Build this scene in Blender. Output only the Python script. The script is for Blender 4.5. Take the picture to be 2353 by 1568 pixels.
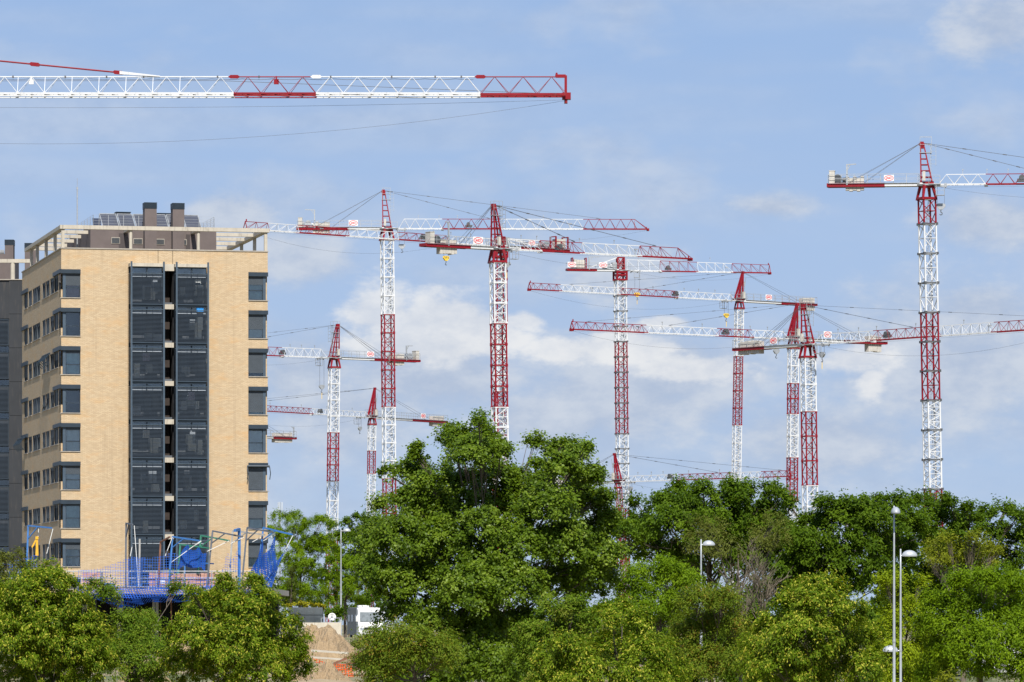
import bpy, math, random
import numpy as np
from mathutils import Vector, Matrix

for o in list(bpy.data.objects):
    bpy.data.objects.remove(o)
SC = bpy.context.scene
COL = SC.collection
R = math.radians

# ---------------------------------------------------------------- camera, sky, sun
CAM_Z = 6.0
FPX, CX, HY = 11030.0, 1176.5, 1436.0      # focal length, centre and horizon of the survey grid (2353 wide)
cd = bpy.data.cameras.new('camera'); cam = bpy.data.objects.new('camera', cd); COL.objects.link(cam)
cam.location = (0, 0, CAM_Z); cam.rotation_euler = (R(90), 0, 0)
cd.sensor_width = 36.0; cd.lens = 36.0*FPX/2353.0
cd.shift_y = (HY-784.0)/2353.0
cd.clip_start = 1.0; cd.clip_end = 60000.0
SC.camera = cam

SUN_EL, SUN_AZ = R(45), R(-85)             # azimuth of the direction towards the sun, in the x-y plane
S = Vector((math.cos(SUN_EL)*math.cos(SUN_AZ), math.cos(SUN_EL)*math.sin(SUN_AZ), math.sin(SUN_EL)))
ld = bpy.data.lights.new('sun', 'SUN'); ld.energy = 4.2; ld.angle = R(0.6); ld.color = (1.0, 0.955, 0.88)
lo = bpy.data.objects.new('sun', ld); COL.objects.link(lo)
lo.rotation_euler = S.to_track_quat('Z', 'Y').to_euler(); lo.location = (0, -50, 120)

SC.view_settings.view_transform = 'Standard'; SC.view_settings.look = 'None'
SC.view_settings.gamma = 1.0; SC.view_settings.exposure = 0.72
SC.view_settings.use_curve_mapping = False
SC.cycles.max_bounces = 6; SC.cycles.transparent_max_bounces = 16
SC.cycles.diffuse_bounces = 3; SC.cycles.glossy_bounces = 2; SC.cycles.transmission_bounces = 4

class NG:
    """small node-graph helper"""
    def __init__(s, tree): s.t = tree; s.t.nodes.clear()
    def n(s, typ, **kw):
        nd = s.t.nodes.new(typ)
        for k, v in kw.items():
            if k.startswith('i_'):
                key = k[2:]; key = int(key) if key.isdigit() else key.replace('_', ' ')
                s.put(nd.inputs[key], v)
            else: setattr(nd, k, v)
        return nd
    def put(s, sock, v):
        if isinstance(v, bpy.types.NodeSocket): s.t.links.new(v, sock)
        else: sock.default_value = v
    def math(s, op, a, b=0.0, c=0.0, clamp=False):
        nd = s.t.nodes.new('ShaderNodeMath'); nd.operation = op; nd.use_clamp = clamp
        for i, v in enumerate((a, b, c)): s.put(nd.inputs[i], v)
        return nd.outputs[0]
    def vmath(s, op, a, b=(0, 0, 0)):
        nd = s.t.nodes.new('ShaderNodeVectorMath'); nd.operation = op
        s.put(nd.inputs[0], a)
        if op == 'SCALE': s.put(nd.inputs['Scale'], b)
        elif op not in ('LENGTH', 'NORMALIZE'): s.put(nd.inputs[1], b)
        return nd.outputs['Value'] if op in ('LENGTH', 'DOT_PRODUCT') else nd.outputs['Vector']
    def mix(s, f, a, b, typ='MIX'):
        nd = s.t.nodes.new('ShaderNodeMix'); nd.data_type = 'RGBA'; nd.blend_type = typ
        s.put(nd.inputs[0], f); s.put(nd.inputs[6], a); s.put(nd.inputs[7], b)
        return nd.outputs[2]
    def ramp(s, f, pts):
        nd = s.t.nodes.new('ShaderNodeValToRGB'); e = nd.color_ramp.elements
        while len(e) < len(pts): e.new(0.5)
        for el, (p, c) in zip(e, pts):
            el.position = p; el.color = (*c, 1) if len(c) == 3 else c
        s.put(nd.inputs[0], f); return nd.outputs[0]
    def step(s, v, lo, hi, a=0.0, b=1.0):
        nd = s.t.nodes.new('ShaderNodeMapRange'); nd.interpolation_type = 'SMOOTHSTEP'
        for i, x in enumerate((v, lo, hi, a, b)): s.put(nd.inputs[i], x)
        return nd.outputs[0]

SKY_STRENGTH = 0.10
W = bpy.data.worlds.new('World'); SC.world = W; W.use_nodes = True
g = NG(W.node_tree)
dirv = g.n('ShaderNodeTexCoord').outputs['Generated']
sep = g.n('ShaderNodeSeparateXYZ', i_0=dirv)
up = g.n('ShaderNodeCombineXYZ', i_0=sep.outputs[0], i_1=sep.outputs[1], i_2=g.math('ADD', g.math('MULTIPLY', g.math('MAXIMUM', sep.outputs[2], 0.0), 1.05), 0.17))
sky = g.n('ShaderNodeTexSky', sky_type='NISHITA', sun_disc=False, sun_elevation=SUN_EL, sun_rotation=R(180),
          air_density=1.0, dust_density=0.6, ozone_density=2.2, altitude=600, i_0=g.vmath('NORMALIZE', up.outputs[0]))
skyc = sky.outputs[0]
# clouds live in direction space: (azimuth, elevation) seen from the place
az = g.math('ARCTAN2', sep.outputs[0], sep.outputs[1])
el = g.math('ARCSINE', sep.outputs[2])
ae = g.n('ShaderNodeCombineXYZ', i_0=az, i_1=el, i_2=0.0).outputs[0]
d3 = g.vmath('MULTIPLY', dirv, (1, 1, 1.9))
n1 = g.n('ShaderNodeTexNoise', i_Vector=d3, i_Scale=26.0, i_Detail=4.0, i_Roughness=0.56).outputs[0]
n2 = g.n('ShaderNodeTexNoise', i_Vector=g.vmath('ADD', d3, (3.1, 1.7, 0.4)), i_Scale=75.0, i_Detail=5.0, i_Roughness=0.6).outputs[0]
n3 = g.n('ShaderNodeTexNoise', i_Vector=g.vmath('MULTIPLY', dirv, (0.5, 0.5, 3.2)), i_Scale=14.0, i_Detail=3.0, i_Roughness=0.6).outputs[0]
SKYBITS = dict(ae=ae, el=el, n1=n1, n2=n2, n3=n3)
def cloud_at(dx, dy, rx, ry):
    c = ((dx-CX)/FPX, (HY-dy)/FPX, 0)
    v = g.vmath('DIVIDE', g.vmath('SUBTRACT', ae, c), (rx/FPX, ry/FPX, 1.0))
    return g.math('SUBTRACT', 1.0, g.vmath('LENGTH', v))
def union(lst):
    u = lst[0]
    for x in lst[1:]: u = g.math('MAXIMUM', u, x)
    return u
nn = g.math('ADD', g.math('MULTIPLY', g.math('SUBTRACT', n2, 0.5), 2.0), g.math('MULTIPLY', g.math('SUBTRACT', n1, 0.5), 1.6))
# heaped clouds with crisp tops
crisp = union([cloud_at(*c) for c in ((860, 720, 105, 85), (1010, 755, 150, 85), (1110, 765, 110, 60), (1205, 740, 60, 26), (940, 790, 200, 40),
        (1290, 808, 90, 32), (1420, 800, 130, 34), (1960, 830, 110, 42), (2000, 880, 35, 45), (1600, 850, 120, 30), (1530, 740, 60, 20))])
crispm = g.step(g.math('ADD', crisp, nn), -0.25, 0.42)
# soft veils
soft = union([cloud_at(*c) for c in ((2290, 70, 150, 110), (2270, 520, 190, 80), (520, 505, 130, 70), (690, 600, 150, 90), (1780, 480, 130, 40), (1430, 640, 170, 90),
        (1450, 880, 420, 170), (2150, 850, 330, 220), (800, 960, 220, 120), (1900, 1010, 300, 130), (1000, 870, 300, 120), (700, 860, 150, 120), (2250, 720, 150, 70), (1250, 960, 260, 90))])
softm = g.math('MULTIPLY', g.step(g.math('ADD', soft, g.math('MULTIPLY', nn, 0.75)), -0.3, 0.7), 0.78)
# general scattered cloud everywhere, thicker near the horizon
band = g.step(el, 0.0, 0.14, 0.17, -0.02)
gen = g.math('MULTIPLY', g.step(g.math('ADD', n1, band), 0.48, 0.76), 0.5)
cir = g.math('MULTIPLY', g.step(n3, 0.42, 0.72), 0.42)
thin = g.math('MAXIMUM', g.math('MAXIMUM', softm, gen), cir)
shade = g.step(n2, 0.3, 0.7)
veil = g.mix(shade, (2.75, 3.2, 4.05, 1), (4.0, 4.25, 4.65, 1))
bright = g.mix(shade, (4.0, 4.25, 4.7, 1), (5.2, 5.25, 5.3, 1))
hz_ = g.ramp(g.math('MULTIPLY', el, 5.0, clamp=True), [(0.0, (.565, .69, .90)), (.22, (.565, .70, .94)), (.40, (.555, .715, 1.0)), (.66, (.45, .655, 1.03)), (1.0, (.37, .60, 1.03))])
skyc = g.mix(0.75, skyc, g.mix(1.0, hz_, (4.5, 4.5, 4.5, 1), 'MULTIPLY'))
c1 = g.mix(thin, skyc, veil)
c2 = g.mix(g.math('MULTIPLY', crispm, 0.85), c1, bright)
W.cycles.sampling_method = "MANUAL"; W.cycles.sample_map_resolution = 512
bg = g.n('ShaderNodeBackground', i_Color=c2, i_Strength=SKY_STRENGTH)
g.t.links.new(bg.outputs[0], g.n('ShaderNodeOutputWorld').inputs[0])

# ---------------------------------------------------------------- helpers
def P(dx, dy, Y):
    """survey-grid reading at a known distance -> point in the place"""
    return Vector(((dx-CX)/FPX*Y, Y, CAM_Z+(HY-dy)/FPX*Y))
GZ = [(-3000, 0.0), (150, 0.0), (200, 1.2), (250, 2.8), (330, 4.3), (420, 4.5), (700, 4.9), (30000, 4.9)]
def ground(Y):
    for (a, za), (b, zb) in zip(GZ, GZ[1:]):
        if a <= Y <= b:
            t = (Y-a)/(b-a); return za+(zb-za)*t
    return GZ[-1][1]

MATS = {}
def mat(name, col, rough=0.6, metal=0.0, var=0.10, scale=3.0, bump=0.0, spec=0.4, col2=None, dirt=0.0):
    if name in MATS: return MATS[name]
    m = bpy.data.materials.new(name); m.use_nodes = True; MATS[name] = m
    k = NG(m.node_tree)
    tc = k.n('ShaderNodeTexCoord').outputs['Object']
    nz = k.n('ShaderNodeTexNoise', i_Vector=tc, i_Scale=scale, i_Detail=6.0, i_Roughness=0.62).outputs[0]
    a = tuple(c*(1-var) for c in col); b = tuple(min(1, c*(1+var)) for c in (col2 or col))
    c = k.ramp(nz, [(0.3, a), (0.7, b)])
    if dirt:
        st = k.n('ShaderNodeTexNoise', i_Vector=k.vmath('MULTIPLY', tc, (3.0, 3.0, 0.35)), i_Scale=2.2, i_Detail=5.0).outputs[0]
        c = k.mix(k.math('MULTIPLY', k.step(st, 0.52, 0.75), dirt), c, (0.09, 0.075, 0.06, 1))
    p = k.n('ShaderNodeBsdfPrincipled', i_Base_Color=c, i_Roughness=rough, i_Metallic=metal)
    p.inputs['Specular IOR Level'].default_value = spec
    if bump:
        bn = k.n('ShaderNodeBump', i_Height=nz, i_Strength=bump, i_Distance=0.05)
        k.t.links.new(bn.outputs[0], p.inputs['Normal'])
    k.t.links.new(p.outputs[0], k.n('ShaderNodeOutputMaterial').inputs[0])
    return m

class MB:
    """mesh collector: everything added becomes ONE mesh object"""
    def __init__(s): s.v = []; s.f = []; s.mi = []; s.m = 0
    def face(s, pts):
        i = len(s.v); s.v += [tuple(p) for p in pts]; s.f.append(tuple(range(i, i+len(pts)))); s.mi.append(s.m)
    def box(s, x0, x1, y0, y1, z0, z1):
        i = len(s.v)
        s.v += [(x0, y0, z0), (x1, y0, z0), (x1, y1, z0), (x0, y1, z0), (x0, y0, z1), (x1, y0, z1), (x1, y1, z1), (x0, y1, z1)]
        for q in ((3, 2, 1, 0), (4, 5, 6, 7), (0, 1, 5, 4), (1, 2, 6, 5), (2, 3, 7, 6), (3, 0, 4, 7)):
            s.f.append(tuple(i+a for a in q)); s.mi.append(s.m)
        return s
    def bar(s, a, b, r, r2=None, n=4, cap=True, rx=None):
        a = Vector(a); b = Vector(b); d = b-a
        if d.length < 1e-6: return s
        d.normalize(); h = Vector((0, 0, 1)) if abs(d.z) < 0.95 else Vector((0, 1, 0))
        x = d.cross(h).normalized(); y = x.cross(d).normalized()
        r2 = r if r2 is None else r2; i = len(s.v); o = math.pi/n if n == 4 else 0
        q = math.sqrt(2) if n == 4 else 1
        for c, rr in ((a, r), (b, r2)):
            for k in range(n):
                t = 2*math.pi*k/n+o
                s.v.append(tuple(c+(x*math.cos(t)*(rx or 1)+y*math.sin(t))*rr*q))
        for k in range(n):
            s.f.append((i+k, i+(k+1) % n, i+n+(k+1) % n, i+n+k)); s.mi.append(s.m)
        if cap:
            s.f.append(tuple(i+k for k in reversed(range(n)))); s.f.append(tuple(i+n+k for k in range(n))); s.mi += [s.m]*2
        return s
    def path(s, pts, r, n=5, r2=None):
        for k in range(len(pts)-1):
            ra = r if r2 is None else r+(r2-r)*k/(len(pts)-1); rb = r if r2 is None else r+(r2-r)*(k+1)/(len(pts)-1)
            s.bar(pts[k], pts[k+1], ra, rb, n, cap=(k in (0, len(pts)-2)))
        return s
    def prism(s, pts, d):
        """closed outline pts extruded by vector d"""
        i = len(s.v); n = len(pts); d = Vector(d)
        s.v += [tuple(p) for p in pts]+[tuple(Vector(p)+d) for p in pts]
        s.f.append(tuple(i+k for k in reversed(range(n)))); s.f.append(tuple(i+n+k for k in range(n)))
        for k in range(n): s.f.append((i+k, i+(k+1) % n, i+n+(k+1) % n, i+n+k))
        s.mi += [s.m]*(n+2); return s
    def lathe(s, c, prof, n=16, ax='z'):
        c = Vector(c); i = len(s.v)
        for r, h in prof:
            for k in range(n):
                t = 2*math.pi*k/n; p = (r*math.cos(t), r*math.sin(t), h)
                if ax == 'y': p = (p[0], p[2], p[1])
                if ax == 'x': p = (p[2], p[0], p[1])
                s.v.append(tuple(c+Vector(p)))
        for j in range(len(prof)-1):
            for k in range(n):
                s.f.append((i+j*n+k, i+j*n+(k+1) % n, i+(j+1)*n+(k+1) % n, i+(j+1)*n+k)); s.mi.append(s.m)
        return s
    def build(s, name, m, parent=None, loc=None, rot=None, smooth=False):
        me = bpy.data.meshes.new(name); me.from_pydata(s.v, [], s.f)
        ms = m if isinstance(m, (list, tuple)) else [m]
        for q in ms: me.materials.append(q)
        if len(ms) > 1: me.polygons.foreach_set('material_index', s.mi)
        if smooth: me.polygons.foreach_set('use_smooth', [True]*len(me.polygons))
        me.update()
        return link(name, me, parent, loc, rot)
def link(name, me, parent=None, loc=None, rot=None):
    o = bpy.data.objects.new(name, me); COL.objects.link(o)
    if parent: o.parent = parent
    if loc is not None: o.location = loc
    if rot is not None: o.rotation_euler = rot
    return o
def tag(o, label=None, cat=None, group=None, kind=None):
    if label: o['label'] = label
    if cat: o['category'] = cat
    if group: o['group'] = group
    if kind: o['kind'] = kind
    return o
def thing(name, loc, label, cat, group=None, rz=0.0):
    o = bpy.data.objects.new(name, None); COL.objects.link(o); o.location = loc; o.rotation_euler = (0, 0, rz)
    o.empty_display_size = 0.5
    return tag(o, label, cat, group)

M_RED = mat('crane_red', (0.20, 0.0045, 0.012), 0.45, spec=0.25, var=0.14, scale=0.9, dirt=0.25)
M_WHITE = mat('crane_white', (0.56, 0.565, 0.57), 0.45, spec=0.25, var=0.05, scale=0.8, dirt=0.22)
M_STEEL = mat('galvanised_steel', (0.33, 0.345, 0.36), 0.5, 0.3, var=0.2, scale=4)
M_DARK = mat('dark_steel', (0.08, 0.085, 0.09), 0.5, 0.2, var=0.2, scale=5)
M_CABLE = mat('steel_cable', (0.09, 0.09, 0.095), 0.5, 0.3, var=0.15)
M_BALLAST = mat('ballast_concrete', (0.44, 0.415, 0.37), 0.85, var=0.14, scale=1.6, bump=0.3, dirt=0.25)
M_YELLOW = mat('safety_yellow', (0.75, 0.50, 0.05), 0.5, var=0.1)
M_CONC = mat('cast_concrete', (0.40, 0.36, 0.295), 0.85, var=0.12, scale=1.4, bump=0.25, dirt=0.45)
M_GREY = mat('anthracite_metal', (0.022, 0.034, 0.048), 0.45, 0.1, var=0.16, scale=2.5)
M_GREYL = mat('blue_grey_metal', (0.055, 0.080, 0.108), 0.42, 0.15, var=0.14, scale=2.5)
M_BROWN = mat('brown_render', (0.115, 0.093, 0.088), 0.9, var=0.13, scale=0.9, bump=0.2, dirt=0.25)
M_ROOMSHADE = mat('interior_shade', (0.012, 0.012, 0.014), 0.9, var=0.3)  # near-black colour stands in for the shade of rooms and hollows
# ---------------------------------------------------------------- ground
def ground_mesh():
    xs = list(np.linspace(-150, 150, 61)); xs = [-12000, -3000, -800, -300]+xs+[300, 800, 3000, 12000]
    ys = [-2000, -200, 0, 60]+list(np.linspace(100, 480, 77))+[600, 700, 1000, 2000, 5000, 12000, 25000]
    rng = np.random.default_rng(3); v = []; f = []
    for y in ys:
        for x in xs:
            b = 0.0
            if 100 < y < 480 and abs(x) < 150: b = 0.18*math.sin(x*0.31+y*0.17)+0.12*math.sin(x*0.83-y*0.41)+rng.normal(0, 0.05)
            v.append((x, y, ground(y)+b))
    n = len(xs)
    for j in range(len(ys)-1):
        for i in range(n-1): f.append((j*n+i, j*n+i+1, (j+1)*n+i+1, (j+1)*n+i))
    me = bpy.data.meshes.new('ground'); me.from_pydata(v, [], f); me.update()
    m = bpy.data.materials.new('dry_grass_ground'); m.use_nodes = True; k = NG(m.node_tree)
    tc = k.n('ShaderNodeTexCoord').outputs['Object']
    na = k.n('ShaderNodeTexNoise', i_Vector=tc, i_Scale=0.09, i_Detail=8.0, i_Roughness=0.65).outputs[0]
    nb = k.n('ShaderNodeTexNoise', i_Vector=tc, i_Scale=1.6, i_Detail=8.0, i_Roughness=0.7).outputs[0]
    c = k.mix(k.step(na, 0.42, 0.6), k.ramp(nb, [(0.3, (0.05, 0.065, 0.02)), (0.7, (0.13, 0.14, 0.05))]), k.ramp(nb, [(0.3, (0.22, 0.16, 0.09)), (0.7, (0.36, 0.28, 0.17))]))
    p = k.n('ShaderNodeBsdfPrincipled', i_Base_Color=c, i_Roughness=0.95)
    bn = k.n('ShaderNodeBump', i_Height=nb, i_Strength=0.6, i_Distance=0.15); k.t.links.new(bn.outputs[0], p.inputs['Normal'])
    k.t.links.new(p.outputs[0], k.n('ShaderNodeOutputMaterial').inputs[0])
    me.materials.append(m)
    tag(link('ground', me), kind='structure')
ground_mesh()

# ---------------------------------------------------------------- tower cranes
def text_mesh(txt):
    cu = bpy.data.curves.new('lettering', 'FONT'); cu.body = txt; cu.align_x = 'CENTER'; cu.align_y = 'CENTER'
    cu.size = 1.0; cu.extrude = 0.01; cu.offset = 0.035; cu.resolution_u = 3
    ob = bpy.data.objects.new('lettering', cu); COL.objects.link(ob)
    me = bpy.data.meshes.new_from_object(ob.evaluated_get(bpy.context.evaluated_depsgraph_get()))
    bpy.data.objects.remove(ob); bpy.data.curves.remove(cu)
    me.name = 'lettering'; me.materials.clear(); me.materials.append(M_SIGNRED)
    return me
M_SIGNRED = mat('sign_red', (0.55, 0.015, 0.03), 0.5, var=0.05)
M_SIGNWHITE = mat('sign_white', (0.68, 0.68, 0.67), 0.5, var=0.04)
LETTERS = text_mesh('JASO')

def ring_mesh():
    b = MB(); n = 36
    for (ro, ri) in ((1.0, 0.90), (0.84, 0.79)):
        for k in range(n):
            t, u = 2*math.pi*k/n, 2*math.pi*(k+1)/n
            q = [(ro*math.cos(t), -0.012, ro*math.sin(t)), (ro*math.cos(u), -0.012, ro*math.sin(u)), (ri*math.cos(u), -0.012, ri*math.sin(u)), (ri*math.cos(t), -0.012, ri*math.sin(t))]
            b.prism(q, (0, 0.012, 0))
    me = bpy.data.meshes.new('emblem_ring'); me.from_pydata(b.v, [], b.f); me.materials.append(M_SIGNRED); return me
RING = ring_mesh()

def mast_section(h, w, col, style='N', thick=1.0, collar=False):
    b = MB(); a = w/2; ch = 0.080*thick*w/1.5; br = 0.039*thick*w/1.5
    cs = [(-a, -a), (a, -a), (a, a), (-a, a)]
    for x, y in cs: b.bar((x, y, 0), (x, y, h), ch)
    n = max(1, int(round(h/(w*0.92)))); n += n % 2 if style == 'N' else 0
    n = max(2, n)
    for k in range(4):
        (x0, y0), (x1, y1) = cs[k], cs[(k+1) % 4]
        for i in range(n):
            z0, z1 = h*i/n, h*(i+1)/n
            if i % 2 == 0: b.bar((x1, y1, z0+.05), (x0, y0, z1-.05), br, cap=False)
            else: b.bar((x0, y0, z0+.05), (x1, y1, z1-.05), br, cap=False)
            b.bar((x0, y0, z0+0.03), (x1, y1, z0+0.03), br*(1.25 if i == 0 else 0.9), cap=False)
        b.bar((x0, y0, h-0.04), (x1, y1, h-0.04), br*1.2, cap=False)
        for z in (0.09, h-0.09): b.bar((x0, y0, z-0.09), (x0, y0, z+0.09), ch*1.45)
    b.m = 1
    lx = a*0.15
    for y in (a*0.2, a*0.2+0.42): b.bar((lx+0.0, y, 0), (lx+0.35, y, h), 0.022, cap=False)
    for i in range(int(h/0.45)): 
        t = i*0.45+.2; b.bar((lx+.35*t/h, a*0.2, t), (lx+.35*t/h, a*0.2+0.42, t), 0.016, cap=False)
    b.box(-a*0.75, a*0.75, -a*0.1, a*0.8, h-0.12, h-0.07)
    if collar:
        b.m = 2
        for k in range(4):
            (x0, y0), (x1, y1) = cs[k], cs[(k+1) % 4]
            b.bar((x0*1.08, y0*1.08, -0.02), (x1*1.08, y1*1.08, -0.02), 0.07)
            b.box(x0*1.08-.14, x0*1.08+.14, y0*1.08-.14, y0*1.08+.14, -0.16, 0.13)
    return b, [col, M_STEEL, M_DARK]

def jib_section(x0, x1, h0, h1, w, col, style, th=1.0, end=None, plate=False):
    b = MB(); L = x1-x0; hw = w/2; cb, ct, lc = 0.058*th, 0.042*th, 0.022*th
    b.bar((x0, -hw, 0), (x1, -hw, 0), cb); b.bar((x0, hw, 0), (x1, hw, 0), cb)
    p = 1.75; n = max(2, int(round(L/p))); p = L/n
    top = lambda x: h0+(h1-h0)*(x-x0)/L
    xe = x1-(p*1.2 if end == 'slant' else 0)
    b.bar((x0+(p/2 if style == 'W' and end == 'start' else 0), 0, top(x0)), (xe, 0, top(xe)), ct)
    for i in range(n):
        xa, xm, xb = x0+i*p, x0+(i+.5)*p, x0+(i+1)*p
        for s in (-1, 1):
            if style == 'W':
                if xm <= xe: b.bar((xa, s*hw, 0), (xm, 0, top(xm)), lc, cap=False); b.bar((xm, 0, top(xm)), (xb, s*hw, 0), lc, cap=False)
            else:
                if xb <= xe+.01 and xa <= xe+.01:
                    b.bar((xa, s*hw, 0), (xa, 0, top(xa)), lc, cap=False); b.bar((xa, 0, top(xa)), (xb, s*hw, 0), lc, cap=False)
        if i % 2 == 0: b.bar((xa, -hw, 0), (xb, hw, 0), lc*.8, cap=False)
        else: b.bar((xa, hw, 0), (xb, -hw, 0), lc*.8, cap=False)
    for s in (-1, 1):
        if end == 'slant': b.bar((xe, 0, top(xe)), (x1, s*hw, 0), ct*.8, cap=False); b.bar((xe, s*hw, 0), (xe, 0, top(xe)), lc, cap=False)
        if end == 'square': b.bar((x1, 0, h1), (x1, s*hw, 0), ct, cap=False)
    if end == 'square': b.bar((x1, 0, h1), (x1-.2, 0, h1+.08), ct*1.6)
    if end: b.box(x1-.15, x1+.25, -hw*.6, hw*.6, -.28, .1)
    if plate: b.box(x0, x1, -hw+.05, hw-.05, -0.05, -0.02)
    return b

def railing(b, x0, x1, y, z, h=1.05, r=0.022, step=1.5):
    n = max(1, int(abs(x1-x0)/step))
    for k in range(n+1):
        x = x0+(x1-x0)*k/n; b.bar((x, y, z), (x, y, z+h), r, cap=False)
    for q in (h, h*.52): b.bar((x0, y, z+q), (x1, y, z+q), r*.9, cap=False)

def crane(label, top, foot, D, tip, mw, segs, jibcols, jh, cj, ctype, apex=None, style='W', jh2=None, ballast=None, sign=(), pend=(), cpend=(), trolley=None,
          hook=None, davit=None, winch=None, cabinet=None, collar=False, extend=1.0, tipstyle='square', hookcol='grey', cjred=None, th=1.0, ballz=(-1.1, 1.0), jibstart=1.2, sects=2.9, rope=True, mrot=20):
    zb = ground(D); T = P(top[0], top[1], D)
    h = T.z-zb
    Fx = P(foot[0], foot[1], D)
    lean = (T.x-Fx.x)/max(1, (T.z-Fx.z)); bx = T.x-lean*h
    root = thing('tower_crane', (bx, D, zb), label, 'crane', 'red and white tower cranes')
    # jib direction from the height of its tip above eye level
    Yt = D*(HY-top[1])/(HY-tip[1]); TP = P(tip[0], tip[1], Yt)
    dv = Vector((TP.x-T.x, TP.y-T.y, 0)); L = dv.length*extend; dv.normalize(); ang = math.atan2(dv.y, dv.x)
    def t_of(dx):
        k = (dx-CX)/FPX; return (k*T.y-T.x)/(dv.x-k*dv.y)
    def z_of(t, dy):
        Y = T.y+dv.y*t; return CAM_Z+(HY-dy)/FPX*Y-T.z
    ul = Vector((lean*h, 0, h)); rot = (0, 0, ang)
    side = 1 if (dv.y*1.0 if False else -dv.x) > 0 else -1     # lateral side that faces the camera
    side = -1 if Vector((-dv.y, dv.x)).dot(Vector((-T.x, -T.y))) < 0 else 1
    up = lambda b, name, m, **k: b.build(name, m, root, ul, rot, **k)
    # mast
    mr = (0, math.atan(lean), R(mrot))
    conez = 1.0*mw+0.15
    z_hi = h-conez
    edges = [z_hi]
    mcols = []
    for dy, c in segs:
        z = CAM_Z+(HY-dy)/FPX*D-zb
        edges.append(max(0, z)); mcols.append(c)
    edges[-1] = 0.0
    cache = {}
    for (za, zc), c in zip(zip(edges, edges[1:]), mcols):
        n = max(1, int(round((za-zc)/sects))); hs = (za-zc)/n
        for k in range(n):
            z0 = zc+k*hs
            key = (round(hs, 3), c)
            if key not in cache:
                b, ms = mast_section(hs, mw, M_RED if c == 'r' else M_WHITE, thick=th, collar=collar)
                o = b.build('mast_section', ms, root); cache[key] = o.data
            else: o = link('mast_section', cache[key], root)
            o.location = (lean*z0, 0, z0); o.rotation_euler = mr
    b = MB(); b.box(-mw*1.3, mw*1.3, -mw*1.3, mw*1.3, -0.6, 0.35); b.build('footing', M_BALLAST, root)
    # slewing cone
    b = MB(); a = mw/2; q = mw*.36
    if ctype == 'flat':
        for x, y in ((-1, -1), (1, -1), (1, 1), (-1, 1)):
            b.bar((x*a*1.12, y*a*1.12, -conez), (x*a*1.12, y*a*1.12, -.1), .13*mw/1.5)
        for s in (-1, 1):
            for z in (-conez+.12, -conez*.45, -.3):
                b.box(-a*1.2, a*1.2, s*a*1.12-.05, s*a*1.12+.05, z-.15, z+.15); b.box(s*a*1.12-.05, s*a*1.12+.05, -a*1.2, a*1.2, z-.15, z+.15)
            b.bar((-a, s*a*1.1, -conez), (a, s*a*1.1, -.3), .06); b.bar((s*a*1.1, -a, -conez), (s*a*1.1, a, -.3), .06)
    else:
        for x, y in ((-1, -1), (1, -1), (1, 1), (-1, 1)):
            b.bar((x*a*1.16, y*a*1.16, -conez-.15), (x*q, y*q, -.12), .10*mw/1.5, .16*mw/1.5)
        for s in (-1, 1):
            b.bar((-a*1.1, s*a*1.1, -conez+.05), (a*1.1, s*a*1.1, -conez+.05), .12); b.bar((s*a*1.1, -a*1.1, -conez+.05), (s*a*1.1, a*1.1, -conez+.05), .12)
        b.box(-q*1.2, q*1.2, -q*1.2, q*1.2, -.34, -.1)
    b.build('slewing_cone', M_RED, root, ul, (0, 0, R(mrot)))
    # turntable deck
    b = MB(); d = mw*.95
    b.lathe((0, 0, -.12), [(0, 0), (d*.62, 0), (d*.62, .16), (0, .16)], 18)
    b.box(-d*.75, d*1.15, -d*.62, d*.62, -.02, .06)
    for s in (-1, 1): railing(b, -d*.7, d*1.1, s*d*.62, .05, 1.0, .02, .9)
    up(b, 'turntable_deck', M_STEEL)
    # tower head
    if ctype != 'flat':
        ta = t_of(apex[0]); za = z_of(0, apex[1])
        ta = max(-.9, min(.9, ta))
        b = MB()
        if ctype == 'lattice':
            base = [(-.62, -.55), (.72, -.55), (.72, .55), (-.62, .55)]
            topp = [(ta-.16, -.16), (ta+.16, -.16), (ta+.16, .16), (ta-.16, .16)]
            for p0, p1 in zip(base, topp): b.bar((*p0, 0), (*p1, za), .085, .07)
            for k in range(1, 7):
                t = (k/7)**.9
                pts = [Vector((p0[0]+(p1[0]-p0[0])*t, p0[1]+(p1[1]-p0[1])*t, za*t)) for p0, p1 in zip(base, topp)]
                for i in range(4): b.bar(pts[i], pts[(i+1) % 4], .05, cap=False)
            b.box(ta-.24, ta+.24, -.24, .24, za-.75, za+.05); b.box(ta-.34, ta+.34, -.12, .12, za-.4, za-.1)
            b.box(-.8, .85, -.62, .62, .05, .35)
            up(b, 'tower_head', M_RED)
            b = MB()
            zl = za*.74; b.box(ta-.3, ta+1.15, -.4, .4, zl, zl+.06); railing(b, ta-.2, ta+1.15, -.4, zl, 1.9, .02, .7); railing(b, ta-.2, ta+1.15, .4, zl, 1.9, .02, .7)
            for y in (-.2, .2): b.bar((ta+1.1, y, .2), (ta+1.0, y, za*.95), .03, cap=False)
            for k in range(int(za*.9/.35)): b.bar((ta+1.09, -.2, .4+k*.35), (ta+1.09, .2, .4+k*.35), .018, cap=False)
            for y in (-.35, .35): b.bar((ta+1.65, y, za*.45), (ta+1.65, y, za*.95), .02, cap=False)
            for k in range(5): b.bar((ta+1.1, -.35, za*(.48+.1*k)), (ta+1.65, -.35, za*(.48+.1*k)), .018, cap=False); b.bar((ta+1.65, -.35, za*(.48+.1*k)), (ta+1.65, .35, za*(.48+.1*k)), .018, cap=False)
            up(b, 'ladder_platform', M_STEEL)
        else:
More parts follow.
